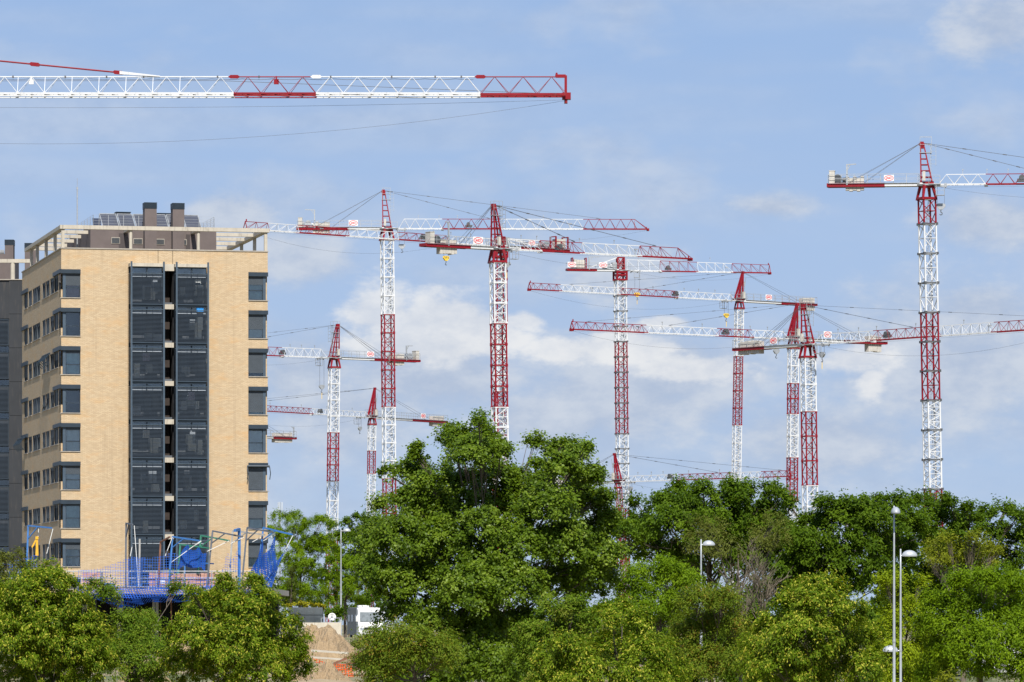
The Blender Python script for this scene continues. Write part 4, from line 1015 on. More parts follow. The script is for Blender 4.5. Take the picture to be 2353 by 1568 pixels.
# guard rail
gr = thing('guard_rail', (deck.location.x, DS+.3, slab_z), 'grey tube guard rail along the edge of the concrete deck', 'railing')
for i in range(13): x = -3.5+i*(DXW+3)/12; b = MB(); b.bar((x, 0, 0), (x, 0, 1.25), .035, n=6); b.build('post', M_STEEL, gr)
for z in (1.2, .72, .12): b = MB(); b.bar((-3.6, 0, z), (DXW-.4, 0, z), .032 if z > .5 else .05, n=6); b.build('rail', M_STEEL if z > .5 else M_BEIGE, gr)
# pallets of wrapped bricks
M_BRICKP = mat('pink_brick_pack', (0.36, 0.165, 0.12), .8, var=.25, scale=5, col2=(0.42, 0.25, 0.2)); M_WRAP = mat('plastic_wrap', (0.5, 0.36, 0.33), .25, var=.2, scale=3, spec=.6)
packs = [(520, 645, 465, 'leftmost pack of pink bricks on the deck, beside the linden'), (950, 1078, 468, 'pack of pink bricks with a white sheet of paper on its side'), (1082, 1180, 474, 'pack of pink bricks second from the one with the paper'),
         (1184, 1280, 474, 'pack of pink bricks third from the left in the long row'), (1284, 1372, 470, 'pack of pink bricks at the right end of the row, nearest the small linden top')]
for c0, c1, y0, lab in packs:
    A = SP(c0, y0); x0 = A.x; x1 = SP(c1, 0).x; hgt = A.z-slab_z
    r_ = thing('brick_pallet', ((x0+x1)/2, DS+1.3, slab_z), lab, 'brick pallet', 'packs of bricks on the deck'); hw = (x1-x0)/2
    b = MB()
    for x in (-hw, 0, hw): b.box(x-.06, x+.06, -.45, .45, 0, .1)
    for y in (-.4, -.13, .13, .4): b.box(-hw-.03, hw+.03, y-.07, y+.07, .1, .13)
    b.build('pallet', MATS['formwork_timber'], r_)
    nx, nz = max(4, int(2*hw/.28)), 7; me_ = None
    for i in range(nx):
        for j in range(nz):
            w_ = 2*hw/nx; h_ = (hgt-.15)/nz
            if me_ is None: b = MB(); b.box(.008, w_-.008, -.42, .42, .006, h_-.006); o = b.build('brick', M_BRICKP, r_); me_ = o.data
            else: o = link('brick', me_, r_)
            o.location = (-hw+i*w_, rg.uniform(-.012, .012), .14+j*h_)
    b = MB(); b.box(-hw-.01, hw+.01, -.44, .44, hgt-.01, hgt+.02)
    for z in (.35, .7): b.box(-hw-.02, hw+.02, -.45, -.435, hgt*z, hgt*z+.03)
    b.build('wrap', M_WRAP, r_)
    if 'paper' in lab and 'second' not in lab: b = MB(); b.box(.1, .42, -.46, -.45, .35, .68); b.build('paper_sheet', M_SIGNWHITE, r_)
# gallows posts that carry the nets
def gallows(p0, top, arm, m, lab, brace=True, r=.058, back=0.0):
    A = SP(*p0); B = SP(*top); 
    base = Vector((A.x, DS+.15+back, min(A.z, slab_z-.3)))
    r_ = thing('net_gallows', base, lab, 'gallows post', 'gallows posts of the safety nets')
    t = Vector((B.x-A.x, 0, B.z-base.z)); b = MB(); b.bar((0, 0, 0), t, r); b.build('post', m, r_)
    if arm:
        C = SP(*arm); e = Vector((C.x-A.x, -1.6, C.z-base.z)); b = MB(); b.bar(t, e, r*.85); b.build('arm', m, r_)
        if brace: b = MB(); b.bar(t*.8, t.lerp(e, .42), r*.6); b.build('brace', m, r_)
        return base+e
    return base+t
gallows((165, 470), (180, 165), (345, 183), M_BLUE, 'blue gallows post at the left, beside the yellow crane hook')
gallows((805, 470), (808, 150), (862, 163), M_DKST, 'tall dark gallows post at the left side of the balconies')
gallows((893, 560), (896, 250), None, M_BEIGE, 'bare grey post in front of the left balconies', False)
gallows((1012, 470), (1030, 270), (1100, 240), M_RUST, 'rusty gallows post before the dark balcony shaft', False)
gallows((1078, 470), (1107, 236), (1292, 265), M_BLUE, 'blue gallows post before the right balconies')
gallows((1118, 470), (1140, 282), (1336, 308), M_GREEN, 'lower of the two green gallows posts', back=2.5)
gallows((1248, 470), (1280, 226), (1472, 262), M_GREEN, 'taller of the two green gallows posts', back=1.5)
gallows((1322, 470), (1364, 199), (1565, 240), M_DKST, 'dark gallows post between green and beige posts')
gallows((1458, 470), (1486, 196), (1700, 225), M_BEIGE, 'beige gallows post before the bare brick wall', back=1.2)
gallows((1534, 470), (1535, 188), (1515, 200), M_BLUE, 'upright blue gallows post seen end-on', False, r=.1)
gallows((1546, 470), (1586, 178), (1760, 212), M_DKST, 'dark gallows post left of the right corner windows')
gallows((1638, 492), (1690, 178), (1884, 226), M_BLUE, 'rightmost blue gallows post, arm reaching past the block')
gallows((1166, 470), (1166, 396), (1362, 408), M_BLUE, 'low blue trestle on the deck behind the brick packs', False, r=.05, back=3)
# nets
def net(name, lab, rows, m, D=DS-1.2, sag=.0, depth=None, n=14):
    """rows: list of polylines (c3 readings) from top edge to bottom edge, each resampled to n points"""
    grid = []
    for ri, row in enumerate(rows):
        pts = [SP(x, y, D) for x, y in row]; seg = [0]
        for a, c in zip(pts, pts[1:]): seg.append(seg[-1]+(c-a).length)
        o = []
        for i in range(n+1):
            t = seg[-1]*i/n; j = max(k for k in range(len(seg)) if seg[k] <= t+1e-9); j = min(j, len(pts)-2)
            f = (t-seg[j])/max(1e-6, seg[j+1]-seg[j]); p = pts[j].lerp(pts[j+1], f)
            p.y += (depth[ri] if depth else 0)+.12*math.sin(i*1.3+ri*.8); o.append(p)
        grid.append(o)
    fine = []
    for a, c in zip(grid, grid[1:]):
        for q in range(4): fine.append([x.lerp(y, q/4) for x, y in zip(a, c)])
    fine.append(grid[-1]); base = fine[-1][0].copy()
    v = [tuple(p-base) for r_ in fine for p in r_]; w = n+1; f = []
    for j in range(len(fine)-1):
        for i in range(n): f.append((j*w+i, j*w+i+1, (j+1)*w+i+1, (j+1)*w+i))
    me = bpy.data.meshes.new(name); me.from_pydata(v, [], f); uvl = me.uv_layers.new(); 
    for lp in me.loops:
        p = v[lp.vertex_index]; uvl.data[lp.index].uv = ((p[0]+p[1]*.4)/8, (p[2]+p[1]*.3)/8)
    me.materials.append(m); me.update(); me.polygons.foreach_set('use_smooth', [True]*len(me.polygons))
    o = link(name, me, None, base); tag(o, lab, 'safety net', 'blue safety nets'); return o
net('safety_net', 'dense blue net hung before the right balconies', [[(1140, 440), (1165, 330), (1205, 280), (1222, 322), (1250, 330), (1276, 300), (1300, 345), (1326, 340)], [(1120, 468), (1180, 420), (1230, 440), (1290, 430), (1316, 462)]], M_NETD, D=DS+1.0)
net('safety_net', 'right end net rising to a tall point, sky and trees beyond it', [[(1600, 470), (1650, 380), (1688, 262), (1690, 350), (1730, 320), (1766, 226), (1765, 330), (1780, 392), (1832, 322)], [(1590, 490), (1640, 470), (1700, 480), (1745, 470), (1790, 420)], [(1560, 560), (1620, 540), (1680, 555), (1715, 560), (1745, 560)]], M_NETD, D=DS-1.5, n=32)
net('safety_net', 'pale net hanging between two points before the bare brick wall', [[(1425, 450), (1462, 330), (1478, 380), (1500, 370), (1534, 300), (1545, 420)], [(1410, 470), (1460, 460), (1500, 465), (1550, 470)]], M_NETT, D=DS-.5)
net('safety_net', 'thin blue net sagging along the deck from the left balconies', [[(500, 452), (640, 440), (760, 400), (835, 362), (960, 372), (1060, 352), (1110, 338), (1150, 350)], [(500, 500), (700, 500), (900, 480), (1100, 470), (1150, 470)], [(500, 590), (700, 575), (900, 570), (1100, 570), (1150, 575)]], M_NETT, D=DS-.9)
net('safety_net', 'blue net panel against the left balconies', [[(820, 380), (850, 365), (900, 372), (940, 368)], [(820, 470), (940, 470)], [(820, 560), (940, 560)]], M_NETT, D=DS-.4)
net('safety_net', 'blue net sagging at the far left above the olive shrub', [[(-60, 400), (60, 395), (140, 380), (236, 350)], [(-60, 440), (60, 450), (160, 440), (240, 405)], [(-60, 500), (60, 500), (160, 500), (240, 500)]], M_NETT, D=DS-.8)
net('safety_net', 'bunched blue net draped under the edge of the deck', [[(480, 572), (700, 570), (820, 572), (1000, 560), (1200, 572), (1400, 545), (1560, 570), (1740, 560)], [(500, 600), (700, 612), (860, 640), (1000, 620), (1200, 610), (1400, 600), (1740, 600)], [(620, 640), (760, 690), (840, 700), (960, 655), (1120, 660), (1300, 640), (1740, 640)]], M_NET, D=DS-1.0, depth=[.0, -.9, .3], n=40)
net('safety_net', 'thin blue net over the brick packs at the deck edge', [[(940, 480), (1080, 500), (1250, 490), (1400, 500)], [(930, 570), (1080, 565), (1250, 572), (1400, 560)]], M_NETT, D=DS-.3)
# net ropes
nr = thing('net_ropes', SP(0, 480), 'white ropes tying the nets to the gallows arms', 'rope'); base = SP(0, 480)
M_ROPE = mat('white_rope', (0.6, 0.6, 0.58), .8, var=.1)
for i, (a, c) in enumerate((((248, 185), (238, 350)), ((340, 185), (300, 345)), ((862, 165), (880, 420)), ((880, 420), (890, 560)), ((850, 290), (836, 362)), ((1292, 265), (1240, 300)), ((1472, 262), (1330, 330)), ((1565, 240), (1480, 280)), ((1700, 225), (1620, 270)), ((1880, 228), (1832, 322)), ((1766, 226), (1690, 262)), ((1107, 240), (1060, 360)), ((1290, 262), (1100, 400)))):
    b = MB(); b.bar(SP(*a)-base, SP(*c)-base, .02, n=4); b.build('rope', M_ROPE, nr)
# yellow hook, timber, blue bucket
b = MB(); A = SP(238, 235); q0 = SP(238, 358)-A; b.bar((0, 0, -.1), q0, .06, .1); b.bar((0, 0, -.1), (-.35, 0, -.75), .05); b.bar((0, 0, 0), (0, 0, -.2), .1); tag(b.build('lifting_beam', mat('crane_yellow', (.62, .33, .02), .5, var=.15), None, A), 'yellow lifting beam standing beside the left blue gallows post', 'lifting beam')
A = SP(890, 566, DS+.6); bk = thing('bucket', (A.x, DS+.6, slab_z), 'blue plastic bucket on the deck edge below the grey post', 'bucket')
b = MB(); b.lathe((0, 0, 0), [(0, 0), (.2, 0), (.25, .32), (.27, .32), (.24, .05), (0, .05)], 14); b.build('tub', M_BLUE, bk, smooth=True)
b = MB(); b.path([Vector((.26*math.cos(t), 0, .32+.2*math.sin(t))) for t in np.linspace(0, math.pi, 9)], .012, 5); b.build('handle', M_STEEL, bk)
for i, (c0, c1) in enumerate(((640, 730), (60, 110))):
    A = SP(c0, 520); x1 = SP(c1, 0).x; t_ = thing('tarpaulin_bundle', (A.x, DS+1.2, slab_z), ('folded blue tarpaulin on the deck by the leftmost brick pack', 'folded blue tarpaulin on the deck at the far left')[i], 'tarpaulin', 'folded blue tarpaulins')
    for k in range(3): b = MB(); b.prism([(0, 0, .12*k), (x1-A.x, 0, .12*k), (x1-A.x-.1, 0, .12*k+.13), (.5, 0, .12*k+.16), (.06, 0, .12*k+.12)], (0, .7, 0)); b.build('fold', M_BLUE, t_)
b = MB(); A = SP(720, 558)
for k in range(4): b.box(0, 2.0, k*.16, k*.16+.14, 0, .05); 
tb = thing('plank_stack', (A.x, DS+.7, slab_z), 'short stack of brown timber planks on the deck', 'planks')
for k in range(4):
    for j in range(3): b = MB(); b.box(rg.uniform(-.05, .05), 1.1+rg.uniform(-.05, .05), k*.17, k*.17+.15, j*.06, j*.06+.05); b.build('plank', M_RUST, tb)

# ---------------------------------------------------------------- earth mounds, trench bits
def dirt_material():
    m = bpy.data.materials.new('tan_earth'); m.use_nodes = True; k = NG(m.node_tree); tc = k.n('ShaderNodeTexCoord').outputs['Object']
    a = k.n('ShaderNodeTexNoise', i_Vector=tc, i_Scale=1.2, i_Detail=9.0, i_Roughness=.72).outputs[0]; c2_ = k.n('ShaderNodeTexNoise', i_Vector=tc, i_Scale=7.0, i_Detail=8.0, i_Roughness=.75).outputs[0]
    c = k.mix(.5, k.ramp(a, [(.3, (.25, .165, .09)), (.7, (.41, .295, .165))]), k.ramp(c2_, [(.3, (.21, .14, .07)), (.72, (.48, .355, .215))]))
    p = k.n('ShaderNodeBsdfPrincipled', i_Base_Color=c, i_Roughness=.95); bn = k.n('ShaderNodeBump', i_Height=c2_, i_Strength=.9, i_Distance=.18); k.t.links.new(bn.outputs[0], p.inputs['Normal'])
    k.t.links.new(p.outputs[0], k.n('ShaderNodeOutputMaterial').inputs[0]); return m
M_DIRT = dirt_material()
from mathutils import noise as mnoise
def mound(lab, dx0, dx1, dytop, dybase, D, depth=7.0, seed=0, skew=0.0):
    A, B = P(dx0, dybase, D), P(dx1, dybase, D); zt = P(0, dytop, D).z; c = (A+B)/2; z0 = min(A.z, ground(D))-.3; H = zt-z0; rx = (B.x-A.x)/2*1.15
    n, mm = 72, 40; v = []; f = []
    for j in range(mm+1):
        for i in range(n+1):
            x = -1.25+2.5*i/n; y = -1.25+2.5*j/mm; r2_ = math.hypot(x-skew*(1-abs(x)), y)
            q = Vector((x*rx*.5+seed*7, y*depth*.5, seed))
            h = max(0, 1-r2_**1.9)**.75; h *= .80+.62*(mnoise.fractal(q*.9, 1, 2, 5))
            h += (.11*mnoise.fractal(q*3.0, .8, 2, 4)+.07*abs(mnoise.noise(q*6)))*min(1, h*4)
            v.append((x*rx, y*depth, H*h-.12))
    for j in range(mm):
        for i in range(n): f.append((j*(n+1)+i, j*(n+1)+i+1, (j+1)*(n+1)+i+1, (j+1)*(n+1)+i))
    me = bpy.data.meshes.new('earth_mound'); me.from_pydata(v, [], f); me.materials.append(M_DIRT)
    o = link('earth_mound', me, None, (c.x, D, z0)); tag(o, lab, 'earth mound', 'mounds of dug earth'); return o
mound('upper mound of tan earth below the white motorhome', 672, 836, 1441, 1500, 300, 6, 1, -.2)
mound('lower mound of tan earth at the bottom, right of the middle linden', 640, 826, 1522, 1590, 262, 5, 2, .1)
mound('mound of tan earth at the bottom between the two left lindens', 268, 400, 1508, 1580, 258, 4, 3, .2)
mound('low bank of tan earth behind the lower mound', 560, 720, 1500, 1545, 285, 4, 4)
mound('mound of tan earth behind the trees under the deck', 330, 480, 1478, 1530, 300, 4, 5)
def slabthing(name, lab, cat, dx0, dy0, dx1, dy1, D, th, m, dep=.3):
    A, B = P(dx0, dy0, D), P(dx1, dy1, D); b = MB(); b.prism([(0, 0, 0), (B.x-A.x, 0, B.z-A.z), (B.x-A.x, 0, B.z-A.z-th), (0, 0, -th)], (0, dep, 0)); return tag(b.build(name, m, None, A), lab, cat)
slabthing('concrete_kerb', 'pale concrete kerb between the two earth mounds', 'kerb', 715, 1493, 800, 1499, 290, .12, mat('pale_concrete', (.40, .36, .30), .85, var=.1), .5)
slabthing('concrete_kerb', 'long pale concrete strip behind the orange mesh', 'kerb', 705, 1508, 790, 1514, 284, .10, MATS['pale_concrete'], .5)
for i, (x0, y0, x1, y1) in enumerate(((766, 1523, 835, 1494), (770, 1531, 840, 1512), (775, 1538, 845, 1530))):
    slabthing('timber_board', ('topmost dark formwork board leaning by the orange mesh', 'middle dark formwork board leaning by the orange mesh', 'lowest dark formwork board leaning by the orange mesh')[i], 'board', x0, y0, x1, y1, 272-i, .14, M_RUST, .6)
om = net('safety_net', 'orange plastic mesh by the trench at the foot of the mounds', [[(2000, 1010), (2060, 1030), (2120, 1060), (2180, 1050), (2260, 1065)], [(2020, 1040), (2130, 1085), (2200, 1110), (2270, 1130)], [(2060, 1060), (2150, 1110), (2210, 1130), (2280, 1160)]], M_NETO, D=268)
om.name = 'plastic_mesh'; om['category'] = 'plastic mesh'; del om['group']
b = MB(); A = P(C3(2190), C3y(1110), 270)
for i in range(12): b.bar((i*.28, 0, -.9), (i*.28+.03, 0, .35), .02)
for z in (-.6, -.2, .2): b.bar((0, 0, z), (3.2, 0, z-.1), .018)
tag(b.build('rebar_mesh', M_RUST, None, A), 'rusty rebar mesh standing behind the orange plastic mesh', 'rebar')

# ---------------------------------------------------------------- planter, wall, dish, motorhome, lamps
D4 = 372.0
pw = thing('planter', P(662, 1430, D4), 'dark grey concrete planter with a yellow-green hedge on top', 'planter'); w4 = P(741, 0, D4).x-P(662, 0, D4).x; h4 = (1430-1396)/FPX*D4
b = MB(); b.box(0, w4, 0, 2, -.4, h4*.45); b.box(.05, w4-.05, .05, 1.95, h4*.45, h4*.5); b.box(0, w4, 0, 2, h4*.5, h4); b.build('box', mat('planter_grey', (.10, .115, .12), .8, var=.2, scale=1.3, dirt=.3), pw)
rw = thing('retaining_wall', P(692, 1431, D4-6)+Vector((0, 0, 0)), 'beige concrete retaining wall below the grey planter', 'wall')
w5 = P(784, 0, D4-6).x-P(692, 0, D4-6).x
for i in range(3): b = MB(); b.box(w5*i/3+.008, w5*(i+1)/3-.008, 0, .3, -2.0, 0); b.build('panel', mat('beige_concrete', (.45, .41, .33), .85, var=.1, scale=1.5, dirt=.3), rw)
b = MB(); b.box(w5*.5, w5-.05, .05, .25, .0, .03)
for i in range(5): b.bar((w5*.5+i*.35, .15, 0), (w5*.5+i*.35, .15, .35), .02)
b.bar((w5*.5, .15, .35), (w5-.1, .15, .35), .02); b.build('handrail', M_STEEL, rw)
ds = thing('satellite_dish', P(763, 1433, D4-3), 'white round dish on a short stand above the beige wall', 'dish'); z_ = .5
b = MB(); b.lathe((0, 0, z_), [(0, .09), (.12, .085), (.22, .05), (.30, 0), (.31, .01), (.22, .075), (0, .12)], 22, 'y'); b.build('reflector', M_SIGNWHITE, ds, smooth=True)
b = MB(); b.bar((0, .12, z_), (0, .12, -.3), .03, n=6); b.build('stand', M_STEEL, ds)
b = MB(); b.bar((-.2, 0, z_-.15), (0, -.28, z_), .012); b.bar((.2, 0, z_-.15), (0, -.28, z_), .012); b.bar((0, 0, z_+.25), (0, -.28, z_), .012); b.box(-.045, .045, -.33, -.24, z_-.045, z_+.045); b.build('feed_horn', M_DARK, ds)

def motorhome():
    D = 455.0; A = P(848, 1471, D); s = FPX/D
    r_ = thing('motorhome', (A.x+.15, D, A.z), 'white motorhome parked left of the tall poplar, front half in the sun', 'motorhome', rz=R(-79))
    # local x = forward, y = left
    L, Wd, H = 7.0, 2.3, 3.05
    Mw = mat('motorhome_white', (.62, .62, .61), .3, var=.04, scale=1, dirt=.15, spec=.5); Mg = mat('dark_glass', (.015, .02, .025), .08, var=.1, spec=.7)
    b = MB(); prof = [(-L, .45), (-L, H-.1), (-L+.2, H), (-.9, H), (-.35, H-.25), (-.15, 1.75), (.0, 1.35), (.05, .9), (0, .45)]
    pb_ = [(-L, .45), (-L, H-.1), (-L+.2, H), (-1.25, H), (-1.25, .45)]; pc_ = [(-1.248, .45), (-1.248, H), (-.9, H), (-.35, H-.25), (-.15, 1.75), (.0, 1.35), (.05, .9), (0, .45)]
    b.prism([(x, -Wd/2, z) for x, z in pb_], (0, Wd, 0)); b.build('body', mat('motorhome_shaded', (.075, .075, .078), .4, var=.12, scale=1, dirt=.2), r_)  # rear of the white body in dark grey: its shade is put into the colour
    b = MB(); b.prism([(x, -Wd/2, z) for x, z in pc_], (0, Wd, 0)); b.build('cab', Mw, r_)
    b = MB(); b.prism([(-.30, -1.0, H-.42), (-.30, 1.0, H-.42), (-.11, 1.0, 1.72), (-.11, -1.0, 1.72)], (.03, 0, .01)); b.build('windscreen', mat('pale_windscreen', (.16, .18, .19), .15, var=.3, spec=.7), r_)
    b = MB(); b.prism([(.052, -.7, .95), (.052, .7, .95), (.056, .6, 1.2), (.056, -.6, 1.2)], (.02, 0, 0)); b.build('grille', Mg, r_)
    for y in (-.85, .85): b = MB(); b.box(.045, .085, y-.17, y+.17, .95, 1.15); b.build('headlight', M_PALE, r_)
    b = MB(); b.box(.02, .14, -1.1, 1.1, .42, .75); b.build('bumper', Mw, r_)
    b = MB(); b.box(.13, .15, -.26, .26, .5, .62); b.build('number_plate', M_SIGNWHITE, r_)
    for x0, x1 in ((-2.1, -1.0), (-4.4, -3.2), (-6.2, -5.2)):
        for y in (-Wd/2-.02, Wd/2): b = MB(); b.box(x0, x1, y, y+.02, 1.75, 2.4); b.build('side_window', Mg, r_)
    for y in (-1.25, 1.25): b = MB(); b.box(-.5, -.28, y-.1, y+.1, 1.75, 2.25); b.bar((-.45, y*.85, 2.5), (-.4, y, 2.25), .03); b.build('wing_mirror', Mw, r_)
    for x in (-1.2, -5.4):
        for y in (-Wd/2+.02, Wd/2-.24):
            b = MB(); b.lathe((x, y, .36), [(0, 0), (.2, 0), (.36, .02), (.36, .2), (.2, .22), (0, .22)], 16, 'y'); w = b.build('wheel', M_DARK, r_)
            b = MB(); b.lathe((x, y-.012, .36), [(0, 0), (.19, 0), (.19, .245), (0, .245)], 12, 'y'); b.build('rim', M_STEEL, w)
    b = MB(); b.box(-6.6, -1.4, -.9, .9, H, H+.04); b.box(-3.5, -2.8, -.3, .3, H+.06, H+.22); b.box(-5.6, -4.7, -.4, .4, H+.06, H+.26); b.build('roof_rack', Mw, r_)
    b = MB(); b.bar((-6.2, Wd/2+.05, H-.12), (-1.6, Wd/2+.05, H-.12), .08, n=8); b.build('awning_case', M_STEEL, r_)
motorhome()

def street_lamp(dx, top, D, dome_dx, dome_dy, lab, second=None, end_on=False, rtop=.04, rbase=.075):
    A = P(dx, top, D); zb = ground(D); h = A.z-zb
    r_ = thing('street_lamp', (A.x, D, zb), lab, 'street lamp', 'street lamps with half-dome heads')
    M_LAMP = mat('lamp_paint', (.34, .36, .38), .38, .15, var=.06, scale=1.2, dirt=.12)
    b = MB(); b.lathe((0, 0, 0), [(rbase*1.5, 0), (rbase*1.5, .5), (rbase, .55), (rbase*.95, h*.45), (rtop, h*.86), (rtop*.92, h), (0, h+.01)], 14); b.build('pole', M_LAMP, r_, smooth=True)
    b = MB(); b.lathe((0, 0, h*.45), [(rbase*1.02, -.06), (rbase*1.15, -.05), (rbase*1.15, .05), (rbase*1.0, .06)], 14); b.build('collar', M_STEEL, r_)
    b = MB(); b.box(-rbase*.6, rbase*.6, -rbase*1.55, -rbase*1.3, .6, .9); b.build('access_door', M_STEEL, r_)
    def head(dxc, dyc, sgn, end):
        z = P(0, dyc, D).z-zb; x = (dxc-dx)/FPX*D; R_ = .32
        b = MB(); n = 20
        prof = [(R_*math.cos(t), .25*math.sin(t)) for t in np.linspace(0, math.pi/2, 8)]
        c = Vector((x, -.45 if end else 0, z)); b.lathe((0, 0, 0), [(R_*.96, -.02)]+prof, n); o = b.build('lamp_head', M_LAMP, r_, c, smooth=True); o.scale = (.58, 1.1, 1) if end else (1.05, .58, 1)
        b = MB(); b.lathe((0, 0, 0), [(0, -.03), (R_*.94, -.025), (R_*.96, -.02), (0, -.015)], n); b.build('diffuser', mat('lamp_diffuser', (.35, .36, .36), .4, var=.1), o)
        b = MB(); b.bar((0, 0, z+.02), (x-sgn*R_*.7 if not end else 0, 0 if not end else -.2, z+.03), .022, n=8); b.build('arm', M_LAMP, r_)
    head(dome_dx, dome_dy, 1, end_on)
    if second: head(second[0], second[1], -1, False)
street_lamp(783.5, 1215, 405, 797, 1221, 'small distant street lamp above the motorhome, left of the tall poplar')
street_lamp(1611, 1240, 252, 1628.5, 1253, 'street lamp standing alone among the trees, right of the tall poplar')
street_lamp(2054.5, 1163, 190, 2056, 1180, 'tallest street lamp at the right, its dome seen end-on', end_on=True, rtop=.034, rbase=.06)
street_lamp(2069.5, 1262, 205, 2090, 1278, 'shorter street lamp beside the tallest one, dome reaching right', second=(2046, 1497), rtop=.036, rbase=.056)

# distant mobile-phone antenna above the trees
ta_ = thing('phone_antenna', (P(643.5, 1160, 620).x, 620, ground(620)), 'small distant antenna mast with panels beside the right edge of the block', 'antenna')
h_ = P(0, 1155, 620).z-ground(620); b = MB(); b.bar((0, 0, 0), (0, 0, h_), .09, n=8); b.build('pole', M_STEEL, ta_)
for k in range(3): b = MB(); t = k*2.1+.4; x, y = .28*math.cos(t), .28*math.sin(t); b.box(x-.1, x+.1, y-.06, y+.06, h_-1.0, h_+.05); b.build('panel', M_PALE, ta_)
b = MB(); b.box(-.3, .3, -.3, .3, h_-1.15, h_-1.1); b.build('bracket', M_DARK, ta_)

def van(lab, dx, D, rz, zoff=0):
    X_ = P(dx, 0, D).x; r_ = thing('parked_van', (X_, D, ground(D)), lab, 'van', 'white vans parked behind the trees', rz=rz)
    Mw = MATS['motorhome_white']; Mg = MATS['dark_glass']; L, Wd = 5.2, 1.95
    b = MB(); prof = [(-L/2, .4), (-L/2, 2.15), (-L/2+.15, 2.3), (1.2, 2.3), (1.5, 2.15), (2.1, 1.35), (2.55, 1.1), (2.6, .4)]; b.prism([(x, -Wd/2, z) for x, z in prof], (0, Wd, 0)); b.build('body', Mw, r_)
    b = MB(); b.prism([(1.53, -.85, 2.1), (1.53, .85, 2.1), (2.08, .85, 1.4), (2.08, -.85, 1.4)], (.03, 0, .03)); b.build('windscreen', Mg, r_)
    for y in (-Wd/2-.015, Wd/2): b = MB(); b.box(.5, 1.4, y, y+.015, 1.4, 2.0); b.build('side_window', Mg, r_)
    for x in (-1.6, 1.7):
        for y in (-Wd/2+.01, Wd/2-.21): b = MB(); b.lathe((x, y, .33), [(0, 0), (.2, 0), (.33, .02), (.33, .18), (.2, .2), (0, .2)], 14, 'y'); b.build('wheel', M_DARK, r_)
    for y in (-.75, .75): b = MB(); b.box(2.59, 2.63, y-.15, y+.15, .85, 1.05); b.build('headlight', M_PALE, r_)
van('white van glimpsed under the tall poplar', 1085, 250, R(170))
van('white van half hidden behind the small tree left of the poplar trunk', 975, 255, R(-20))
van('white van glimpsed under the bright tree at the right edge', 2300, 262, R(175))
wl = thing('low_wall', (P(2120, 0, 240).x, 240, ground(240)), 'low pale wall at the bottom right behind the bright green tree', 'wall')
for i in range(4): b = MB(); b.box(i*1.7+.01, i*1.7+1.69, 0, .3, -.2, .55); b.build('panel', MATS['beige_concrete'], wl)
# ---------------------------------------------------------------- trees
def leaf_material(name, ramp, trans=0.30, gloss=0.35, rough=0.5, tcol=None):
    m = bpy.data.materials.new(name); m.use_nodes = True; k = NG(m.node_tree)
    at = k.n('ShaderNodeAttribute', attribute_name='leaf_tone'); c = k.ramp(at.outputs['Fac'], ramp)
    p = k.n('ShaderNodeBsdfPrincipled', i_Base_Color=c, i_Roughness=rough); p.inputs['Specular IOR Level'].default_value = gloss
    t = k.n('ShaderNodeBsdfTranslucent', i_Color=k.mix(1.0, c, (1.25, 1.15, .35, 1), 'MULTIPLY'))
    mx = k.n('ShaderNodeMixShader', i_0=trans, i_1=p.outputs[0], i_2=t.outputs[0])
    k.t.links.new(mx.outputs[0], k.n('ShaderNodeOutputMaterial').inputs[0]); return m
M_BARK = mat('bark', (0.10, 0.08, 0.062), .9, var=.35, scale=5, bump=.4)
M_BARKP = mat('pale_bark', (0.20, 0.185, 0.16), .9, var=.3, scale=4, bump=.4)
M_TWIG = mat('dry_twig', (0.13, 0.105, 0.075), .9, var=.3, scale=4)
